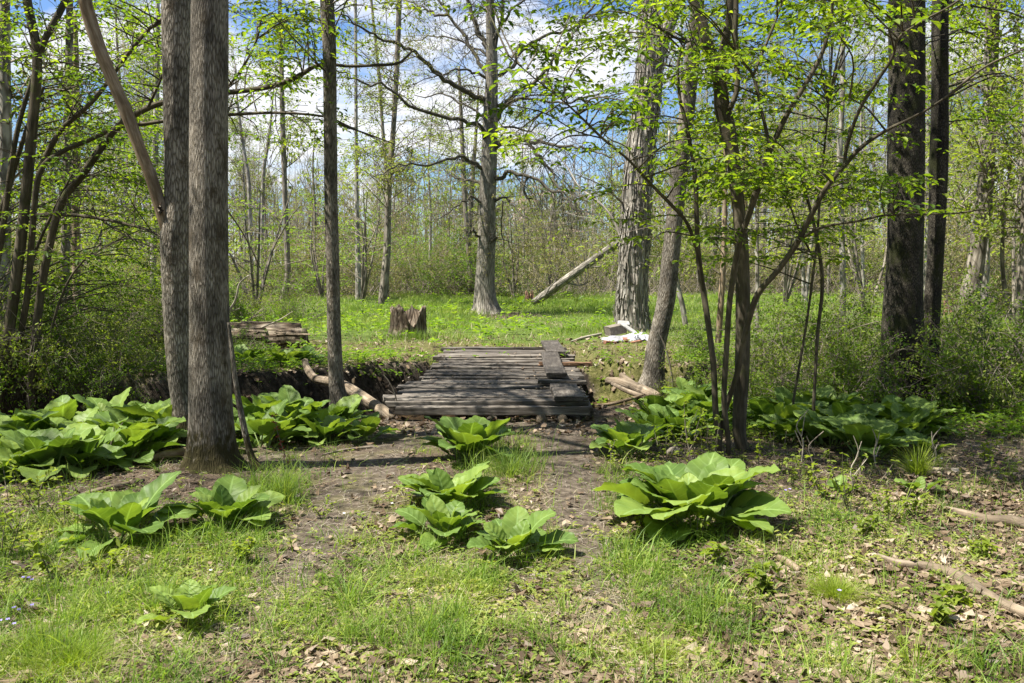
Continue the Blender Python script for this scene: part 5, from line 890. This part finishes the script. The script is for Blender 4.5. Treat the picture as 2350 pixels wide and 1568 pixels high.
log('fallen_branch', 'short pale broken branch lying left of the bright grass tuft', [(1786, 1284, 14), (1808, 1298, 19), (1835, 1315, 16)], None, 'branch', 'dead', k=10)
log('fallen_branch', 'slim stick lying just right below the grass tuft', [(1960, 1420, 4), (2030, 1414, 6), (2110, 1412, 6), (2160, 1410, 3)], None, 'branch', 'twig', k=6); log('fallen_branch', 'stick lying along the bottom right leaf litter', [(2145, 1465, 4), (2210, 1480, 7), (2290, 1502, 6)], None, 'branch', 'logbark', k=6)
log('fallen_branch', 'short grey stick under the grass tuft on its right', [(1950, 1385, 12), (1985, 1410, 15), (2010, 1440, 11)], None, 'branch', 'dead', k=8); log('fallen_branch', 'mossy fallen branch in shade by the left cabbage leaves', [(140, 1155, 8), (200, 1138, 13), (260, 1122, 13), (330, 1105, 9)], None, 'branch', k=9)
log('fallen_branch', 'brown stripped branch lying against the nearest left trunk', [(335, 1065, 8), (370, 1052, 18), (410, 1046, 20), (440, 1040, 18)], None, 'branch', 'dead', k=12); log('fallen_branch', 'long thin dark branch lying left of the front bog plants', [(740, 1045, 3), (790, 1035, 6), (850, 1028, 6)], None, 'branch', 'twig', k=6)
log('fallen_branch', 'grey branch lying on the grass near the white sheet', [(1310, 785, 3), (1340, 777, 6), (1380, 768, 5)], None, 'branch', 'paletwig', k=6); log('fallen_branch', 'thin bent stick resting by the right side of the bridge', [(1340, 845, 3), (1370, 832, 5), (1390, 822, 4)], None, 'branch', 'paletwig', k=6)
# thin pale forked twigs standing over the litter
def stick(label, pts, w0, w1, d, extra=(), mat='paletwig', name='dead_twig'):
    Pw, r = line_px([(x, y, w0 + (w1 - w0) * i / (len(pts) - 1)) for i, (x, y) in enumerate(pts)], d, len(pts) * 3); base = Pw[0].copy(); W = Wood(); W.add(Pw, r, 5)
    for e in extra: a, b_ = line_px([(x, y, w1) for x, y in e], d[1] if isinstance(d, tuple) else d, 5); W.add(a, b_, 4)
    o = W.build(name, M[mat], None, base); o.location = base; return tag(o, label, 'twig')
stick('thin white forked twig arching over the lower right litter', [(2065, 1455), (2090, 1420), (2130, 1385), (2190, 1355), (2250, 1344), (2350, 1340), (2420, 1336)], 4, 3, (4.35, 4.6), [[(2150, 1370), (2165, 1320), (2168, 1290), (2180, 1265)], [(2168, 1290), (2160, 1250)]])
stick('bare bent twig leaning against the left side of the bridge', [(912, 945), (908, 910), (895, 880), (880, 860)], 4, 2, 9.3, [[(905, 905), (890, 895)]], 'twig')
stick('dark thin stem beside the foot of the curved trunk', [(1545, 895), (1540, 850), (1528, 800), (1515, 770)], 5, 3, 11.2, [], 'twig')
stick('thin pale stick standing behind the rotten log', [(520, 720), (540, 690), (548, 655), (560, 640), (572, 632)], 6, 3, 14.4, [[(528, 715), (550, 708)]]); stick('long thin grass stick over the rotten log', [(600, 752), (640, 735), (672, 715)], 4, 2, 14.6)
R3 = random.Random(3)
for (x, y, h, lab) in ((2010, 1075, 90, 'bare pale forked twig left of the sedge clump'), (1870, 1100, 110, 'bare brown forked twig over the dark leaves at right'), (2140, 1080, 100, 'pale forked twig rising out of the sedge clump'), (260, 1060, 90, 'reddish bare twig rising through the big left leaves'), (1840, 1060, 120, 'bare twig right of the big bright plant'), (1960, 1130, 130, 'tall thin twig over the small leafy plant')):
    d = g1(x, y)[1]; stick(lab, [(x, y), (x + R3.uniform(-8, 8), y - h * .4), (x + R3.uniform(-14, 14), y - h * .7), (x + R3.uniform(-30, 30), y - h)], 4, 2, d, [[(x, y - h * .5), (x + R3.uniform(-40, 40), y - h * .9)], [(x, y - h * .3), (x + R3.uniform(-40, 40), y - h * .6)]], 'twig' if 'reddish' in lab or 'brown' in lab else 'paletwig')
# leaning dead trunk and its stump
log('leaning_dead_trunk', 'broken dead trunk leaning up to the right from the clearing edge', [(1224, 695, 16), (1250, 678, 20), (1290, 649, 20), (1340, 613, 19), (1390, 577, 18), (1425, 552, 17), (1470, 519, 14)], (30.5, 29.0), 'tree', 'oak', k=16, rough=.1, forks=[([(1250, 680, 5), (1262, 660, 3), (1275, 645, 2)], 30), ([(1300, 650, 4), (1330, 655, 3), (1350, 648, 2)], 30), ([(1350, 612, 4), (1375, 612, 3), (1395, 600, 2)], 30), ([(1320, 640, 4), (1318, 610, 3), (1300, 595, 2)], 30)])
def stump(name, label, px_, py_, wpx, hpx, mat, seed, hollow=.5, roots=5, jag=.3, notch=0.0):
    g = g1(px_, py_); d = g[1]; r = mpp(px_, py_, d) * wpx / 2; h = float(mpp(px_, py_, d) * hpx); rr = np.random.default_rng(seed); nt_, nr = 56, 14; th = np.linspace(0, 2 * pi, nt_, endpoint=False)
    top = h * (1 - jag * np.abs(np.interp(th, np.linspace(0, 2 * pi, 15), rr.normal(0, .8, 15)))); top = np.clip(top + rr.normal(0, .02, nt_), h * .45, h * 1.1); top = top * (1 - notch * np.exp(-((th - 5.15) / .38) ** 2)); ridge = .025 * np.cos(9 * th + 1) + .03 * np.cos(17 * th) + .015 * np.cos(29 * th); V = []
    for i in range(nr):
        f = i / (nr - 1); rad = r * (1 + .42 * np.exp(-f * 6) * (1 + .5 * np.cos(roots * th + 2.2)) + ridge + rr.normal(0, .018, nt_)); V.append(np.stack([rad * np.cos(th), rad * np.sin(th), top * f - .06 * (1 - f)], -1))
    for (q, hz) in ((.82, .96), (.74, .6), (.55, hollow), (.25, hollow * .8), (.02, hollow * .75)): V.append(np.stack([r * q * np.cos(th) * (1 + ridge), r * q * np.sin(th) * (1 + ridge), top * hz + rr.normal(0, .02, nt_)], -1))
    V = np.array(V); m_ = len(V); i = np.arange(m_ - 1)[:, None] * nt_; j = np.arange(nt_)[None, :]; Q = np.stack([i + j, i + (j + 1) % nt_, i + nt_ + (j + 1) % nt_, i + nt_ + j], -1).reshape(-1, 4)
    F_ = V.reshape(-1, 3); bcv = np.stack([F_[:, 0], F_[:, 1], F_[:, 2]], -1); o = ob(name, mkmesh(name, F_, [(Q, 0)], [M[mat]], bc=bcv), None, tuple(g)); return tag(o, label, 'stump'), g
so_, sg = stump('tree_stump', 'broad hollow rotting stump with mossy sides left of the bridge', 937, 775, 78, 74, 'rotten', 4, hollow=.35, jag=.16, notch=.6)
stump('tree_stump', 'small jagged reddish stump at the foot of the leaning dead trunk', 1215, 697, 20, 30, 'redwood', 9, hollow=.8, jag=.6); stump('tree_stump', 'pale broken stump behind the right dark pair', 2181, 728, 30, 44, 'redwood', 12, hollow=.8, jag=.4)
# grass tufts in front of stump
p = np.array([sg + (R.gauss(.06, .22), -.45 + R.gauss(0, .06), 0) for q in range(420)]); p[:, 2] = zg(p[:, 0], p[:, 1]); b_ = blades('grass_tuft', p - (0, 0, 0), rng.uniform(.12, .3, len(p)), rng.uniform(.005, .009, len(p)), M['meadow'], lean=.35, off=p.mean(0)); b_.location = p.mean(0); tag(b_, 'dark green grass tuft growing against the hollow stump', 'grass tuft')
# ---------------------------------------------------------------- rubbish heap at the hickory
g = g1(1440, 782); M['tarp'] = plain('white_plastic_sheet', [(.32, (.10, .10, .10)), (.46, (.30, .30, .31)), (.7, (.40, .40, .42))], (3, 3, 3), .01, .5); M['brick'] = plain('red_brick', [(.3, (.16, .07, .045)), (.7, (.34, .17, .11))], (30, 30, 30), .004); M['stone'] = plain('grey_concrete', [(.3, (.10, .085, .065)), (.7, (.24, .21, .17))], (20, 20, 20), .006); M['board'] = plain('painted_board', [(.3, (.26, .255, .24)), (.7, (.42, .41, .39))], (14, 14, 14), .003)
nx_, ny_ = 70, 36; U, Vv = np.meshgrid(np.linspace(-1, 1, nx_), np.linspace(-1, 1, ny_)); ex = .43 * (1 + .10 * np.sin(9 * Vv) + .12 * (fbm(U * 0 + 3, Vv, 3, 8) - .5)); ey = .32 * (1 + .22 * np.sin(7 * U + 1) + .2 * (fbm(U, Vv * 0, 4, 18) - .5))
X = U * ex; Y = Vv * ey; rg = np.abs(fbm(U * 1.3 + .3 * Vv, Vv * 1.3, 2.6, 61) - .48) * 2; Z = .02 + (1 - np.abs(U) ** 4) * (1 - np.abs(Vv) ** 4) * (.07 * fbm(U, Vv, 1.3, 55, 2) * 1.6 + (.03 + .09 * sst(-.2, .6, U)) * (1 - np.clip(rg * 2.6, 0, 1))) + .006 * fbm(U, Vv, 6, 5)
X = X + .03 * (fbm(U, Vv, 5, 71) - .5); V = np.stack([X, Y, Z], -1).reshape(-1, 3); V[:, 2] += zg(V[:, 0] + g[0], V[:, 1] + g[1]) - g[2]; i = np.arange(ny_ - 1)[:, None] * nx_ + np.arange(nx_ - 1)[None, :]; Q = np.stack([i, i + 1, i + nx_ + 1, i + nx_], -1).reshape(-1, 4)
o = ob('plastic_sheet', mkmesh('plastic_sheet', V, [(Q, 0)], [M['tarp']]), None, tuple(g)); sm = o.modifiers.new('thick', 'SOLIDIFY'); sm.thickness = .006; tag(o, 'crumpled white plastic sheet on the ground before the shaggy trunk', 'plastic sheet')
def solid(name, label, cat, px_, py_, d, size, mat, rz, rx=0, ry=0, dz=0):
    c = P(np.array([float(px_)]), np.array([float(py_)]), np.array([float(d)]))[0]; o = rough_box(name, c, size, mat, None, np.zeros(3), rz=rz, rx=rx, ry=ry, seg=4, j=.003); return tag(o, label, cat)
solid('brick', 'red brick at the left on the white sheet', 'brick', 1400, 787, 15.65, (.21, .10, .065), M['brick'], .35, 0, .1); solid('brick', 'pale red brick in the middle of the white sheet', 'brick', 1437, 781, 15.9, (.10, .19, .065), M['brick'], .2, .2); solid('brick', 'brown brick at the right on the white sheet', 'brick', 1459, 787, 15.7, (.19, .09, .065), M['brick'], .3, 0, -.15)
solid('stone_block', 'grey brown stone block leaning beside the shaggy trunk', 'stone block', 1411, 757, 16.6, (.34, .24, .17), M['stone'], .45, 0, -.15); solid('wood_block', 'small grey block standing behind the stone block', 'block', 1427, 750, 16.8, (.16, .12, .20), M['stone'], -.2)
solid('white_board', 'white painted board sloping down from the shaggy trunk onto the sheet', 'board', 1447, 757, 16.5, (.42, .10, .03), M['board'], -.35, .3, .55); solid('white_board', 'short white board piece propped on end at the top of the heap', 'board', 1431, 742, 16.7, (.20, .10, .035), M['board'], .1, .8, .1)
def stone(label, px_, py_, wpx, flat, mat):
    g = g1(px_, py_); r = float(mpp(px_, py_, g[1]) * wpx / 2); bm = bmesh.new(); bmesh.ops.create_icosphere(bm, subdivisions=3, radius=1)
    for v in bm.verts: q = np.array(v.co); k = .75 + .5 * float(fbm(q[0] * 1.3 + px_ + q[2], q[1] * 1.3 + q[2] * .8, 1.0, 5)); v.co = Vector((q[0] * r * k, q[1] * r * k * .85, q[2] * r * flat * k))
    me = bpy.data.meshes.new('stone'); bm.to_mesh(me); bm.free(); me.materials.append(M[mat]); me.shade_smooth(); tag(ob('stone', me, None, (g[0], g[1], g[2] + r * flat * .35)), label, 'stone')
M['mossy'] = plain('mossy_stone', [(.35, (.05, .06, .018)), (.55, (.13, .12, .07)), (.7, (.26, .23, .18))], (9, 9, 9), .01)
stone('mossy rounded stone under the left front corner of the bridge', 952, 938, 34, .6, 'mossy'); stone('brown rounded stone at the foot of the twisted stems', 1546, 1046, 38, .8, 'stone'); stone('small grey stone in front of the bridge left of the log ends', 1130, 962, 24, .5, 'stone'); stone('small flat stone on the dirt right of the bridge front', 1320, 960, 22, .5, 'stone'); stone('pale small stone half buried in the path', 870, 1180, 20, .4, 'stone'); stone('flat stone behind the large bright plant', 1500, 1020, 26, .6, 'mossy')
# ---------------------------------------------------------------- skunk cabbage
def cab_leaf(Ln, Wd, pet, a0, a1, seed, ragged=.0):
    rr = np.random.default_rng(seed); nt_, nv = 20, 13; t = np.linspace(0, 1, nt_); tot = Ln + pet
    s = np.linspace(0, 1, 60); ang = a0 + (a1 - a0) * s ** 1.5; cx = np.r_[0, np.cumsum(np.cos(ang))[:-1]] * tot / 60; cz = np.r_[0, np.cumsum(np.sin(ang))[:-1]] * tot / 60
    f0 = pet / tot; sb = f0 + (1 - f0) * t; X0 = np.interp(sb, s, cx); Z0 = np.interp(sb, s, cz); A = np.interp(sb, s, ang)
    w_ = Wd / 2 * np.clip(np.sin(pi * (t * .98 + .02) ** .70), 0, 1) ** .62; w_[0] = Wd * .05; w_[-1] = .002
    u = np.linspace(-1, 1, nv); U, T = np.meshgrid(u, t); ph = rr.uniform(0, 6.28); cup = rr.uniform(.10, .38); tw = rr.uniform(-.25, .25)
    wave = (np.sin(T * rr.uniform(14, 20) + ph + np.sign(U) * 1.3) * .5 + rr.normal(0, .25, T.shape)) * Wd * .055 * np.abs(U) ** 2.5
    quilt = .007 * Wd / .22 * np.sin((T - .42 * np.abs(U)) * 36) * (np.abs(U) > .1) * (1 - np.abs(U) * .5) * .22
    lat = U * w_[:, None] * (1 - .1 * cup); liftn = (np.abs(U) * w_[:, None]) * cup * (1.4 - T) + wave + quilt + lat * tw * T; edge = 1 + ragged * rr.normal(0, 1, T.shape) * (np.abs(U) > .9)
    nx_ = -np.sin(A)[:, None]; nz_ = np.cos(A)[:, None]; x = X0[:, None] + nx_ * liftn - (np.abs(U) * w_[:, None] * .28 * (T < .3) * (1 - T / .3)); z = Z0[:, None] + nz_ * liftn; V = np.stack([x, lat * edge, z], -1).reshape(-1, 3); uv = np.stack([U * .5, T], -1).reshape(-1, 2)
    i = np.arange(nt_ - 1)[:, None] * nv + np.arange(nv - 1)[None, :]; Q = np.stack([i, i + 1, i + nv + 1, i + nv], -1).reshape(-1, 4)
    W = Wood(); k = np.linspace(0, f0 + .25 * (1 - f0), 8); W.add(np.stack([np.interp(k, s, cx), 0 * k, np.interp(k, s, cz) - .004], -1), np.linspace(.011, .004, 8), 6); V2, Q2, B2 = W.arrays()
    return mkmesh('cabbage_leaf', np.vstack([V, V2]), [(Q, 0), (Q2 + len(V), 1)], [M['cab'], M['stalk']], uv=np.vstack([uv, np.zeros((len(V2), 2)) + .5]))
inner = [cab_leaf(R.uniform(.24, .31), R.uniform(.19, .24), .10, radians(R.uniform(70, 84)), radians(R.uniform(28, 62)), 100 + q) for q in range(5)]
mid_ = [cab_leaf(R.uniform(.29, .37), R.uniform(.25, .31), .14, radians(R.uniform(56, 72)), radians(R.uniform(-12, 25)), 200 + q) for q in range(7)]
outer = [cab_leaf(R.uniform(.27, .35), R.uniform(.23, .29), .14, radians(R.uniform(32, 54)), radians(R.uniform(-26, 0)), 300 + q, .03) for q in range(6)]
GC = 'skunk cabbages carpeting the wet ground by the creek'
def cabbage(px_, py_, s, n, label, group=None, spread=1.0, g=None):
    g = g1(px_, py_) if g is None else g; o = thing('skunk_cabbage', label, 'plant', g, group); a = R.uniform(0, 6)
    for k in range(n):
        f = k / max(1, n - 1); me = R.choice(inner if f < .18 else (mid_ if f < .58 else outer)); a += 2.4 + R.uniform(-.35, .35); c = ob('leaf', me, o); c.rotation_euler = (R.uniform(-.25, .25), R.uniform(-.22, .22), a); q = R.uniform(.8, 1.12); c.scale = (q, q * R.uniform(.85, 1.1), q); rr = (.015 + .05 * f) * spread + (R.uniform(0, .07) * (spread - 1)); c.location = (cos(a) * rr, sin(a) * rr, -.01 - .03 * (f < .2))
    s *= 1.0 if group else 1.12; o.scale = (s,) * 3; return o
CL = [(268, 1235, .85, 12, 'large pale green plant with round upright leaves low at the left'), (515, 1205, .66, 17, 'ragged leafy green plant right in front of the nearest left trunk'), (430, 1420, .50, 6, 'small tattered plant with torn leaves in the left foreground grass'), (1018, 1232, .62, 12, 'bright green plant left of the front middle one on the path'), (1035, 1165, .75, 18, 'dark green plant just behind the two front middle plants'),
      (1180, 1275, .60, 13, 'front middle plant with pale cupped leaves on the path'), (1075, 1050, .95, 18, 'large plant with tall dark leaves in front of the bridge'), (1585, 1195, .98 * 1.12, 34, 'very large bright plant with many overlapping leaves right of the path'), (1440, 1040, .80, 16, 'bright plant at the right of the path below the log'), (1925, 1135, .40, 5, 'small low plant with four leaves on the litter at right'), (2105, 1135, .45, 5, 'small flat plant under the sedge clump at right'), (2120, 1040, .5, 6, 'small dark plant behind the sedge clump'),
      (120, 1085, 1.0, 15, 'very large plant with broad dark leaves at the left edge'), (830, 1010, .66, 9, 'plant at the foot of the fallen log left of the bridge')]
for c in CL:
    big = 'very large bright' in c[4]; cabbage(c[0], c[1], c[2] * (.86 if big else .92), int(c[3] * 1.35), c[4], None, 2.2 if big else 1.7)
LBL = ['leafy skunk cabbage in the dense shaded patch at left', 'leafy skunk cabbage in the patch behind the nearest left trunk', 'leafy skunk cabbage in the patch around the twisted stems', 'dark leafy skunk cabbage in the deep shade at right']
P1 = [(90, 1040), (150, 1000), (40, 1095), (310, 1040), (20, 1040), (-40, 1075), (60, 1005), (190, 1075), (230, 1035), (285, 1060), (320, 1010), (250, 995), (345, 1035), (385, 1010), (390, 975), (170, 1025), (345, 985), (300, 970)]
P2 = [(620, 985), (745, 1015), (560, 1000), (600, 1025), (640, 1010), (680, 985), (600, 975), (650, 960), (720, 1000), (730, 965), (565, 955), (770, 985), (690, 950)]
P3 = [(1560, 1005), (1500, 1000), (1600, 980), (1545, 965), (1590, 940), (1625, 930), (1500, 965), (1640, 965), (1570, 925)]
P4 = [(1770, 985), (1810, 1010), (1860, 985), (1905, 1020), (1950, 1000), (2000, 1020), (2040, 990), (2070, 1010), (1980, 970), (1890, 960), (2100, 985), (1830, 965), (1990, 1045)]
for L_, lab, s in ((P1, LBL[0], .95), (P2, LBL[1], .88), (P3, LBL[2], .85), (P4, LBL[3], .92)):
    for (a, b_) in L_: cabbage(a, b_, s * R.uniform(.8, 1.12), R.randint(12, 15), lab, GC, 1.6)
for (a, b_) in ((310, 712), (235, 705), (1190, 700), (1325, 698), (1375, 700), (960, 718), (1710, 690)): cabbage(a, b_, .8, 6, 'small bright plant in the clearing grass', 'bright low plants dotted in the clearing grass')
# ---------------------------------------------------------------- tufts and flowers
def tuft(label, px_, py_, n, rad, h, wd, mat, lean=.8, name='grass_tuft'):
    g = g1(px_, py_); a = rng.uniform(0, 2 * pi, n); rr = rad * np.abs(rng.normal(0, .62, n)); p = np.stack([g[0] + rr * np.cos(a), g[1] + rr * np.sin(a), 0 * a], -1); p[:, 2] = zg(p[:, 0], p[:, 1]); o = blades(name, p, h * rng.uniform(.25, 1.15, n), rng.uniform(wd * .7, wd * 1.3, n), M[mat], lean=lean, dirs=a + rng.normal(0, .5, n), off=g, seg=4); o.location = g; return tag(o, label, 'grass tuft')
tuft('dense fine bright green grass tuft on the litter at lower right', 1915, 1375, 1700, .09, .14, .0026, 'tuft', .65); tuft('fine fluffy yellow green grass tuft at bottom left corner', 160, 1540, 2200, .15, .14, .0026, 'tuft', .65); tuft('second fine yellow grass tuft along the bottom left edge', 90, 1500, 1300, .13, .13, .0026, 'tuft', .65); tuft('fine pale grass tuft at the bottom right of centre', 1520, 1520, 1500, .15, .11, .0024, 'tuft', .7); tuft('fine grass tuft in the middle of the path', 1090, 1375, 1000, .12, .09, .0024, 'tuft', .7)
tuft('sedge clump with arching blades in front of the right dark leaves', 2105, 1095, 300, .05, .30, .006, 'tuft', .5, 'sedge_clump'); tuft('sedge tuft growing up through the bright plant left of centre', 1040, 1235, 170, .05, .17, .004, 'grass', .5, 'sedge_clump'); tuft('long bladed dark green tuft left of the path', 650, 1150, 240, .10, .26, .005, 'meadow', .45, 'sedge_clump'); tuft('long bladed tuft under the big plant before the bridge', 1170, 1090, 420, .20, .24, .005, 'meadow', .6, 'sedge_clump'); tuft('flattened broad bladed tuft in the left centre foreground', 800, 1390, 150, .10, .22, .006, 'grass', 1.1, 'sedge_clump')
tuft('tall blades at the lower right corner of the ground', 2100, 1540, 130, .16, .22, .004, 'tuft', .4, 'sedge_clump'); tuft('spiky blades left of the bright fine tuft', 1640, 1410, 220, .22, .17, .0035, 'tuft', .6, 'sedge_clump'); tuft('blades standing at the left foreground beside the tattered plant', 350, 1400, 260, .25, .2, .0045, 'grass', .6, 'sedge_clump')
fl = 0
for (x, y, mt, lab) in ((640, 0, 0, 0),) [1:] + ((1802, 1143, 'violet', 'violet flower right of the very large bright plant'), (1812, 1128, 'violet', 'violet flower just above another right of the large plant'), (1925, 1385, 'violet', 'pale violet flower below the bright grass tuft'), (2090, 1068, 'white', 'white flower cluster near the sedge clump'), (2160, 1060, 'white', 'white flower by the right shaded litter'), (900, 1165, 'white', 'tiny white flower at the left of the path'), (790, 1190, 'white', 'tiny white flower on the left dirt'), (485, 1335, 'white', 'white flower in the left foreground grass'), (248, 1375, 'violet', 'pale violet flower low in the left grass'), (45, 1415, 'violet', 'blue violet flowers at the left edge'), (20, 1445, 'violet', 'blue violet flower in the bottom left weeds'), (75, 1350, 'violet', 'small blue flower in the left weeds'), (2010, 1060, 'violet', 'small violet flower over dark leaves at right')):
    g = g1(x, y + 12); Lv = Leaves(); W = Wood()
    for q in range(3 if x < 100 or 'cluster' in lab else 1):
        b0 = g + (R.uniform(-.05, .05) * (q > 0), R.uniform(-.03, .03) * (q > 0), 0); h = R.uniform(.05, .09); W.add([b0, b0 + (0.004, 0, h * .5), b0 + (0, 0, h)], [.0012, .001, .001], 3); az = np.arange(5) * 1.257; Lv.add(np.tile(b0 + (0, 0, h), (5, 1)), np.stack([np.cos(az), np.sin(az) - .4, .35 + 0 * az], -1), np.tile([0, -.4, 1.], (5, 1)), np.full(5, .011), np.full(5, .009))
    o = combine('wildflower', W, Lv, M['stalk'], M[mt], off=g); o.location = g; tag(o, lab, 'flower')
# red sprouting weed
g = g1(668, 1075); W = Wood(); Lv = Leaves(); pl = smooth_line([g, g + (-.05, 0, .12), g + (-.10, .02, .26), g + (-.13, .02, .42)], 9); W.add(pl, np.linspace(.004, .0015, 9), 4)
for q in pl[1:]:
    m_ = 9; Lv.add(np.tile(q, (m_, 1)) + rvec(m_) * .008, rvec(m_) * np.array([1, 1, .6]), rvec(m_), np.full(m_, .032), np.full(m_, .007))
o = combine('red_weed', W, Lv, M['twig'], M['red'], off=g); o.location = g; tag(o, 'red sprouting weed stalk right of the nearest left trunk', 'plant')
# seedlings with pairs of yellow green leaves
def seedling(label, px_, py_, hpx, mat='leafy', nbr=4, lsz=.045, group=None):
    g = g1(px_, py_); h = float(mpp(px_, py_, g[1]) * hpx); o = thing('seedling', label, 'plant', g, group); W = Wood(); Lv = Leaves()
    for j in range(nbr):
        e = g + np.array([R.uniform(-.5, .5) * h, R.uniform(-.4, .4) * h, h * R.uniform(.6, 1)]); pl = smooth_line([g + (0, 0, -.01), (g + e) / 2 + rvec(1)[0] * .08 * h, e], 7); W.add(pl, np.linspace(.004, .0013, 7), 4)
        for q in pl[2:]:
            m_ = 3; Lv.add(np.tile(q, (m_, 1)), rvec(m_) * np.array([1, 1, .4]), np.array([0, 0, 1.]) + rvec(m_) * .4, lsz * rng.uniform(.6, 1.2, m_), lsz * rng.uniform(.35, .6, m_))
    V1, Q1, B1 = W.arrays(g); ob('stem', mkmesh('stem', V1, [(Q1, 0)], [M['twig']], bc=B1), o); V2, Q2 = Lv.arrays(g); ob('foliage', mkmesh('foliage', V2, [(Q2, 0)], [M[mat]]), o); return o
GS = 'young shrub seedlings scattered on the forest floor'
for (x, y, h, s) in ((1600, 1090, 170, .045), (1570, 1050, 120, .04), (1640, 1085, 150, .045), (1950, 1180, 170, .04), (1890, 1150, 110, .04), (1820, 1120, 90, .04), (2040, 1200, 90, .045), (2100, 1190, 60, .05), (1980, 1240, 70, .05), (90, 1180, 150, .045), (40, 1230, 160, .045), (150, 1210, 130, .04), (10, 1290, 130, .045), (120, 1330, 120, .055), (240, 1330, 90, .05), (2320, 1110, 80, .04), (2260, 1060, 70, .045), (1400, 1080, 70, .035), (1530, 1060, 90, .035), (1740, 1070, 110, .035), (1790, 1090, 100, .035), (1480, 1215, 60, .04), (1600, 1245, 70, .045), (2200, 1400, 60, .055), (2150, 1440, 70, .055), (1760, 1370, 70, .055), (1650, 1300, 60, .05), (2260, 1290, 60, .045), (560, 1290, 60, .04), (740, 1190, 50, .03)):
    seedling('young seedling with yellow green leaves rising from the litter', x, y, h, 'leafy' if R.random() < .6 else 'leafbg', R.randint(3, 5), s, GS)
# ---------------------------------------------------------------- labels that say where each of a repeated kind stands
bpy.context.view_layer.update()
ZN = [(-1e9, 150, 'by the left edge'), (150, 415, 'left of the furrowed trunk pair'), (415, 755, 'between the furrowed pair and the slim trunk'), (755, 930, 'between the slim trunk and the bridge'), (930, 1340, 'in front of the bridge'), (1340, 1690, 'between the bridge and the twisted stems'),
      (1690, 2010, 'between the twisted stems and the broad dark trunk'), (2010, 2185, 'by the broad dark trunk pair'), (2185, 1e9, 'towards the right edge')]
ORD = ['nearest', 'second nearest', 'third nearest', 'fourth nearest', 'fifth nearest', 'sixth nearest', 'seventh nearest', 'eighth nearest', 'ninth nearest', 'tenth nearest', 'eleventh nearest', 'twelfth nearest', 'thirteenth nearest', 'fourteenth nearest']
def relabel(group, short, ordinal=True):
    buckets = {}
    for o in [q for q in bpy.data.objects if q.get('group') == group and q.parent is None]:
        px_, py_ = proj(np.array(o.location)); z_ = [t_ for a_, b_, t_ in ZN if a_ <= px_ < b_][0]; k = short(o); buckets.setdefault((k, z_), []).append((o.location.y, o))
    for (k, z_), lst in buckets.items():
        lst.sort(key=lambda t_: t_[0])
        for i_, (_, o) in enumerate(lst):
            o['label'] = f'{k} {z_}' + (f', {ORD[i_]} of them' if ordinal and len(lst) > 1 and i_ < len(ORD) else '')
relabel(GC, lambda o: 'leafy skunk cabbage')
relabel(G3, lambda o: o['label'].replace(' on the creek bank', ''))
relabel(GS, lambda o: 'yellow green seedling')
ZF = [(-1e9, 520, 'behind the left trunks'), (520, 760, 'beyond the rotten log'), (760, 1100, 'beyond the stump'), (1100, 1400, 'seen between the oak and the shaggy trunk'), (1400, 1700, 'behind the shaggy trunk'), (1700, 2040, 'behind the twisted stems'), (2040, 1e9, 'behind the right trunks')]
ZN = ZF
relabel(G2, lambda o: o['label'].replace(' along the clearing edge', ''), False)
relabel(G1, lambda o: o['label'].replace(' in the wood beyond the clearing', ''), False)
